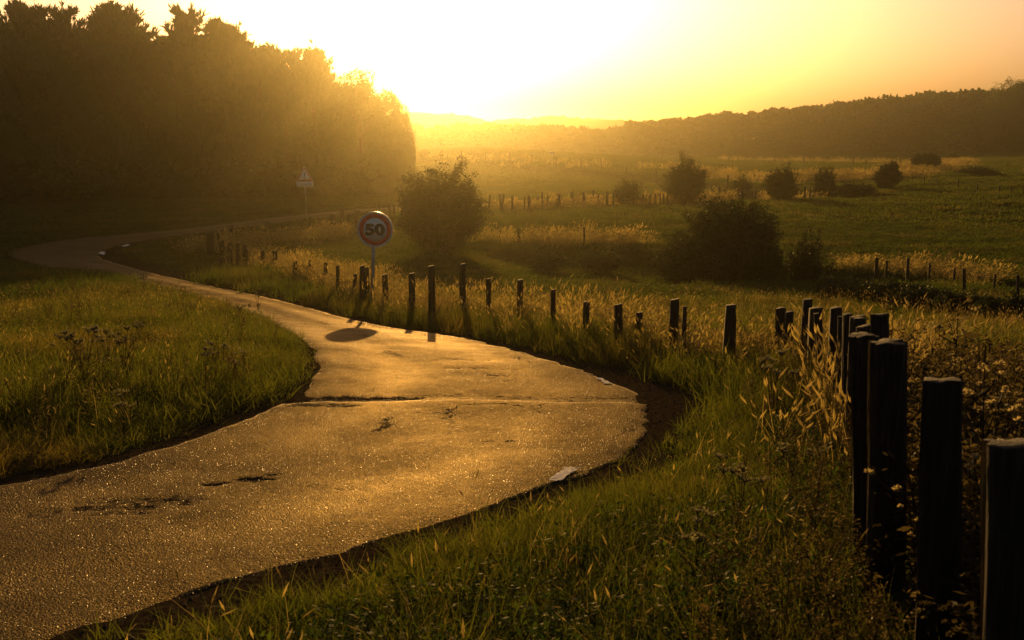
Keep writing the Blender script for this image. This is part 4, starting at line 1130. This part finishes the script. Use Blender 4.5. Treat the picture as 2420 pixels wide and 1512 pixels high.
for zz in (-.14, .14):
    mb = MB(); mb.box((0, .03, zz), (.05, .02, .018)); obj('clamp', mb.mesh('clamp'), M['steel'], face)

Yw = 66.0
wb = at_y(724, 522, Yw); wt = at_y(723, 393, Yw); wg = gz(wb.x, Yw)
ws = thing('warning_sign', (wb.x, Yw, wg), 'hazy triangular danger sign with a panel below, before the dark forest', 'road sign')
mb = MB(); mb.tube([(0, 0, -.4), (0, 0, wt.z-wg-.25)], .035, 8); obj('pole', mb.mesh('pole', True), M['steel'], ws)
def tri(sc, y0, y1, h):
    c = h/3; P = [(0, h-c), (-h/math.sqrt(3), -c), (h/math.sqrt(3), -c)]
    # rounded corners
    pts = []
    for i in range(3):
        p = np.array(P[i])*sc; a = np.array(P[i-1])*sc; b = np.array(P[(i+1) % 3])*sc
        for t in (0, .5, 1):
            u = p+(a-p)*.06; v = p+(b-p)*.06
            pts.append((1-t)**2*u+2*t*(1-t)*p+t*t*v)
    n = len(pts); V = [(q[0], y0, q[1]) for q in pts]+[(q[0], y1, q[1]) for q in pts]+[(0, y0, 0), (0, y1, 0)]
    j = np.arange(n); k = (j+1) % n; m_ = MB()
    m_.add(V, np.stack([j, k, k+n, j+n], 1), np.concatenate([np.stack([k, j, np.full(n, 2*n)], 1), np.stack([j+n, k+n, np.full(n, 2*n+1)], 1)]))
    return m_
Ht = .98; cz = wt.z-wg-Ht*2/3
tb_ = obj('triangle_plate', tri(1.0, -.055, -.035, Ht).mesh('triangle_plate'), M['white'], ws, (0, 0, cz))
obj('red_border', tri(.93, -.0575, -.0552, Ht).mesh('red_border'), M['red'], tb_)
obj('white_field', tri(.72, -.060, -.0577, Ht).mesh('white_field'), M['white'], tb_)
mb = MB(); mb.add([(-.035, -.0625, .26), (.035, -.0625, .26), (.018, -.0625, -.06), (-.018, -.0625, -.06), (-.035, -.0602, .26), (.035, -.0602, .26), (.018, -.0602, -.06), (-.018, -.0602, -.06)],
                  [(0, 3, 2, 1), (0, 1, 5, 4), (1, 2, 6, 5), (2, 3, 7, 6), (3, 0, 4, 7)])
mb.box((0, -.0613, -.13), (.03, .0012, .03)); obj('exclamation_mark', mb.mesh('exclamation_mark'), M['black'], tb_)
mb = MB(); mb.box((0, -.045, cz-Ht/3-.20), (.55, .01, .17)); pn = obj('text_panel', mb.mesh('text_panel'), M['white'], ws)
mb = MB()
for i, ch in enumerate(range(7)):
    x = -.40+i*.133
    for dx in (-.03, .03): mb.box((x+dx, -.0568, cz-Ht/3-.17), (.012, .0012, .055))
    mb.box((x, -.0568, cz-Ht/3-.17+(.043 if i % 2 else 0)), (.017, .0012, .010))
obj('lettering', mb.mesh('lettering'), M['black'], pn)

# small pale marker sign on the upper pasture
Yk = hit(1304, 391, .1)[1]; kb = at_y(1304, 391, Yk); kt = at_y(1304, 358, Yk); kg = gz(kb.x, Yk)
mk = thing('marker_post', (kb.x, Yk, kg), 'thin post with a small pale plate in the upper pasture', 'marker')
mb = MB(); mb.tube([(0, 0, -.3), (0, 0, kt.z-kg)], .06, 6); obj('pole', mb.mesh('pole'), M['steel'], mk)
mb = MB(); mb.box((0, -.09, kt.z-kg-.2), (.42, .02, .22)); obj('plate', mb.mesh('plate'), M['white'], mk)

# ------------------------------------------------------------------ flowering and withered plants
def umbel_plant(h, nh, rng, ur=.030):
    st = MB(); fl = MB()
    for i in range(nh):
        a = rng.random()*6.28; s_ = h*.35*rng.random(); top = np.array([math.cos(a)*s_, math.sin(a)*s_, h*(.72+.28*rng.random())])
        st.tube([(0, 0, -.03), (top[0]*.3, top[1]*.3, top[2]*.55), tuple(top)], [.003, .0025, .0018], 3, False)
        r = ur*(.7+.7*rng.random()); tilt = rng.normal(size=2)*.25
        for j in range(22):
            b = j*2.4; q = r*math.sqrt((j+.5)/22); c = top+np.array([math.cos(b)*q, math.sin(b)*q, .02+(q*q/r)*.4+tilt[0]*math.cos(b)*q+tilt[1]*math.sin(b)*q])
            st.tube([tuple(top), tuple(c)], .0008, 3, False)
            e = .0045; 
            for k in range(3):
                w_ = c+rng.normal(size=3)*.004; n1 = rng.normal(size=3)*e; n2 = rng.normal(size=3)*e
                fl.add([w_-n1, w_-n2, w_+n1, w_+n2], [(0, 1, 2, 3)])
    for i in range(8):
        a = rng.random()*6.28; z = h*.5*rng.random(); d = np.array([math.cos(a), math.sin(a), .5]); s_ = np.array([-math.sin(a), math.cos(a), 0])*.012
        p = np.array([0, 0, z]); L = .12; st.add([p, p+d*L*.5+s_, p+d*L, p+d*L*.5-s_], [(0, 1, 2, 3)])
    return st.mesh('stem'), fl.mesh('flower_head')
uv_ = [umbel_plant(.5, 7, np.random.default_rng(500+i)) for i in range(4)]
carrots = [(170, 930, 'wild carrot with pale umbels at the left of the near left verge'), (235, 905, 'wild carrot in the middle of the pale cluster on the left verge'),
 (262, 925, 'tallest wild carrot of the pale cluster on the left verge'), (300, 945, 'wild carrot at the right of the pale cluster on the left verge'),
 (210, 960, 'wild carrot lowest in the pale cluster on the left verge'), (490, 925, 'wild carrot left of the pair close to the bend edge'),
 (530, 905, 'wild carrot in the group close to the bend edge'), (555, 930, 'wild carrot right of the group close to the bend edge'),
 (580, 790, 'wild carrot seen small against the lane above the left verge'), (345, 720, 'thin umbel plant on the crest of the left verge'),
 (610, 735, 'dark flower heads reaching over the lane from the left verge'), (295, 1050, 'wild carrot in the shaded front of the left verge'),
 (1890, 1210, 'wild carrot bending in the right verge left of the near posts'), (1745, 1300, 'pale flat umbel in the right foreground grass'),
 (1820, 1010, 'wild carrot in the weeds left of the post cluster'), (1640, 1430, 'small umbel low in the foreground grass'),
 (1500, 800, 'wild carrot at the foot of the leaning fence post'), (1600, 830, 'wild carrot beside the thin fence post pair')]
for i, (px, py, lb) in enumerate(carrots):
    x, y = hit(px, py, .0); o = thing('wild_carrot', (x, y, gz(x, y)), lb, 'wildflower', 'wild carrots on the verges', rz=prng.random()*6)
    s_, f_ = uv_[i % 4]; k = .8+.5*prng.random()
    for q in (obj('stem', s_, M['weed'], o), obj('flower_head', f_, M['umbel'], o)): q.scale = (k, k, k)

def thistle(h, rng, nb=9, bushy=1.0):
    st = MB(); lf = []; fl = MB()
    def curve(b, tip, n=5, r=.004):
        c = b*.45+tip*.55+rng.normal(size=3)*.04*h; ts = np.linspace(0, 1, n)
        P = [(1-t)**2*b+2*t*(1-t)*c+t*t*tip for t in ts]; st.tube(P, [r*(1-.6*t) for t in ts], 4, False); return P
    top = np.array([rng.normal()*.08*h, rng.normal()*.08*h, h]); main = curve(np.array([0, 0, -.05]), top, 8, .007)
    for i in range(nb):
        t = .3+.68*rng.random(); b = main[int(t*7)]; a = rng.random()*6.28; L = h*(.12+.25*rng.random())*(1.25-t)
        tip = b+np.array([math.cos(a)*L, math.sin(a)*L, L*(.6+.8*rng.random())]); Pb = curve(b, tip)
        heads = [tip] + [Pb[3]+rng.normal(size=3)*.03 for _ in range(2)]
        for p in heads:
            m_ = 26; q = rng.normal(size=(m_, 3)); q[:, 2] = np.abs(q[:, 2]); q /= np.linalg.norm(q, axis=1)[:, None]
            R_ = .017*(.7+.7*rng.random())
            for d in q:
                s_ = np.cross(d, rng.normal(size=3)); s_ = s_/np.linalg.norm(s_)*.0028
                fl.add([p, p+d*R_*.6+s_, p+d*R_, p+d*R_*.6-s_], [(0, 1, 2, 3)])
        lf.append(np.array(Pb[1:4])+rng.normal(size=(3, 3))*.01)
    pts = np.array(main[1:]); pts = np.repeat(pts, int(14*bushy), 0)+rng.normal(size=(len(pts)*int(14*bushy), 3))*.045*h
    V, Q = quad_leaves(np.concatenate(lf+[pts]), .042*h**.5, rng, .3, .16); mb = MB(); mb.add(V, Q)
    return st.mesh('stem'), mb.mesh('leaves'), fl.mesh('flower_head')
tv = [thistle(1.25, np.random.default_rng(600+i), 11) for i in range(4)]
ths = [(2110, 718, 4.9+1.5, 'dried thistle with pale fluffy heads topping the nearest double post'),
       (2285, 738, 5.6, 'tall dried thistle with a loose brown crown right of the near posts'),
       (2330, 800, 5.0, 'dried thistle at the right behind the second near post'),
       (2405, 825, 3.4, 'fluffy-headed thistle at the right picture edge'),
       (2180, 805, 5.2, 'dried thistle leaning beside the nearest double post'),
       (2240, 820, 4.8, 'short dried thistle above the second near post'),
       (2370, 880, 4.2, 'dried thistle standing before the weeds above the third near post')]
for i, (px, yt_, Y, lb) in enumerate(ths):
    t_ = at_y(px, yt_, Y); g = gz(t_.x, Y); k = (t_.z-g)/1.25
    o = thing('thistle', (t_.x, Y, g), lb, 'thistle', 'withered thistles by the near posts', rz=prng.random()*6)
    for nm, m_, mt in zip(('stem', 'leaves', 'flower_head'), tv[i % 4], ('weed', 'weed', 'fluff')): obj(nm, m_, M[mt], o).scale = (k, k, k)

# mass of withered weeds behind the near posts
def weed_tuft(rng):
    s_, l_, f_ = thistle(.95, rng, 7, 1.4)
    mb = MB()
    for me_ in (s_, l_):
        n = len(me_.vertices); co = np.empty(n*3, np.float32); me_.vertices.foreach_get('co', co)
        mb.add(co.reshape(-1, 3), np.array([tuple(p.vertices) for p in me_.polygons]))
    nw = sum(len(q) for q in mb.q)
    n = len(f_.vertices); co = np.empty(n*3, np.float32); f_.vertices.foreach_get('co', co)
    mb.add(co.reshape(-1, 3), np.array([tuple(p.vertices) for p in f_.polygons]))
    me_ = mb.mesh('weed_tuft'); me_.materials.append(M['weed']); me_.materials.append(M['fluff'])
    mi = np.zeros(len(me_.polygons), np.int32); mi[nw:] = 1 if rng.random() < .4 else 0; me_.polygons.foreach_set('material_index', mi)
    return me_
wt_ = [proto(weed_tuft(np.random.default_rng(700+i)), M['weed']) for i in range(5)]
rng = np.random.default_rng(63)
n = 1500; Yv = 2.6+7.5*rng.random(n); xf = np.interp(Yv, [2.5, 3.4, 4.3, 6.3, 9, 12], [1.36, 1.55, 1.72, 2.45, 3.25, 3.75])
Xv = xf+.12+rng.random(n)**1.2*(1.5+.28*Yv)
hh = .55+.5*rng.random(n)+.1*fbm(Xv, Yv, 2)
hh *= 1-.35*smooth(6, 10, Yv)
gn_scatter('withered_weeds', np.stack([Xv, Yv, ground(Xv, Yv)-.03], 1), np.stack([rng.normal(size=n)*.15, rng.normal(size=n)*.15, rng.random(n)*6.28], 1),
           np.stack([.8+.4*rng.random(n)]*2+[hh], 1), rng.integers(0, 5, n), wt_, 'tangle of withered weeds behind the near fence posts')
# sparse weeds in front of / among the posts and dry seed stems in the verges
n = 260; Yv = 2.8+9.5*rng.random(n); xf = np.interp(Yv, [2.5, 3.4, 4.3, 6.3, 9, 12], [1.36, 1.55, 1.62, 2.4, 3.1, 3.4]); Xv = xf-.05-rng.random(n)**2*.8
gn_scatter('verge_weeds', np.stack([Xv, Yv, ground(Xv, Yv)-.03], 1), np.stack([rng.normal(size=n)*.15]*2+[rng.random(n)*6.28], 1),
           np.repeat((.28+.3*rng.random((n, 1))), 3, 1), rng.integers(0, 5, n), wt_, 'short withered weeds at the foot of the near posts')
tSn = [proto(seed_tuft('seed_stems', 4, .12, .20, .42, .003, g1, .055, .0045, .5), M['dry']) for _ in range(4)]
X, Y = sector(5200, 2, 26, rng); d, s = road_side(X, Y); k = (d > .6) & (fbm(X*.4+9, Y*.4, 3) > -.15) & (rng.random(len(X)) < np.where(s > 0, .8, .6)); X, Y = X[k], Y[k]; n = len(X)
gn_scatter('seed_stems', np.stack([X, Y, ground(X, Y)], 1), np.stack([rng.normal(size=n)*.2]*2+[rng.random(n)*6.28], 1),
           np.repeat((.7+.6*rng.random((n, 1))), 3, 1), rng.integers(0, 4, n), tSn, 'scattered dry seed stems standing in the verges')

X, Y = sector(2600, 6, 30, rng); d, s = road_side(X, Y); k = (d > .5) & (s < 0) & (fbm(X*.5+50, Y*.5, 3) > .02); X, Y = X[k], Y[k]; n = len(X)
gn_scatter('meadow_weeds', np.stack([X, Y, ground(X, Y)-.02], 1), np.stack([rng.normal(size=n)*.2]*2+[rng.random(n)*6.28], 1),
           np.repeat((.26+.26*rng.random((n, 1))), 3, 1), rng.integers(0, 5, n), wt_, 'brown seeding weeds dotted through the left verge')

# ------------------------------------------------------------------ haze: one closed box of even air round everything
m, t = newmat('haze_air'); pv = N(t, 'ShaderNodeVolumePrincipled'); o = N(t, 'ShaderNodeOutputMaterial')
pv.inputs['Color'].default_value = HAZE_COL+(1,); pv.inputs['Density'].default_value = HAZE_DENSITY; pv.inputs['Anisotropy'].default_value = HAZE_G
t.links.new(pv.outputs[0], o.inputs['Volume'])
mb = MB(); zlo = CAMZ-60; zhi = CAMZ+17
mb.box((0, 0, (zlo+zhi)/2), (1560, 1560, (zhi-zlo)/2)); 
hz = obj('haze', mb.mesh('haze'), m); tag(hz, 'golden morning haze filling the valley', kind='stuff')
print('lowest ground', GZ.min()-CAMZ, 'objects', len(bpy.data.objects))
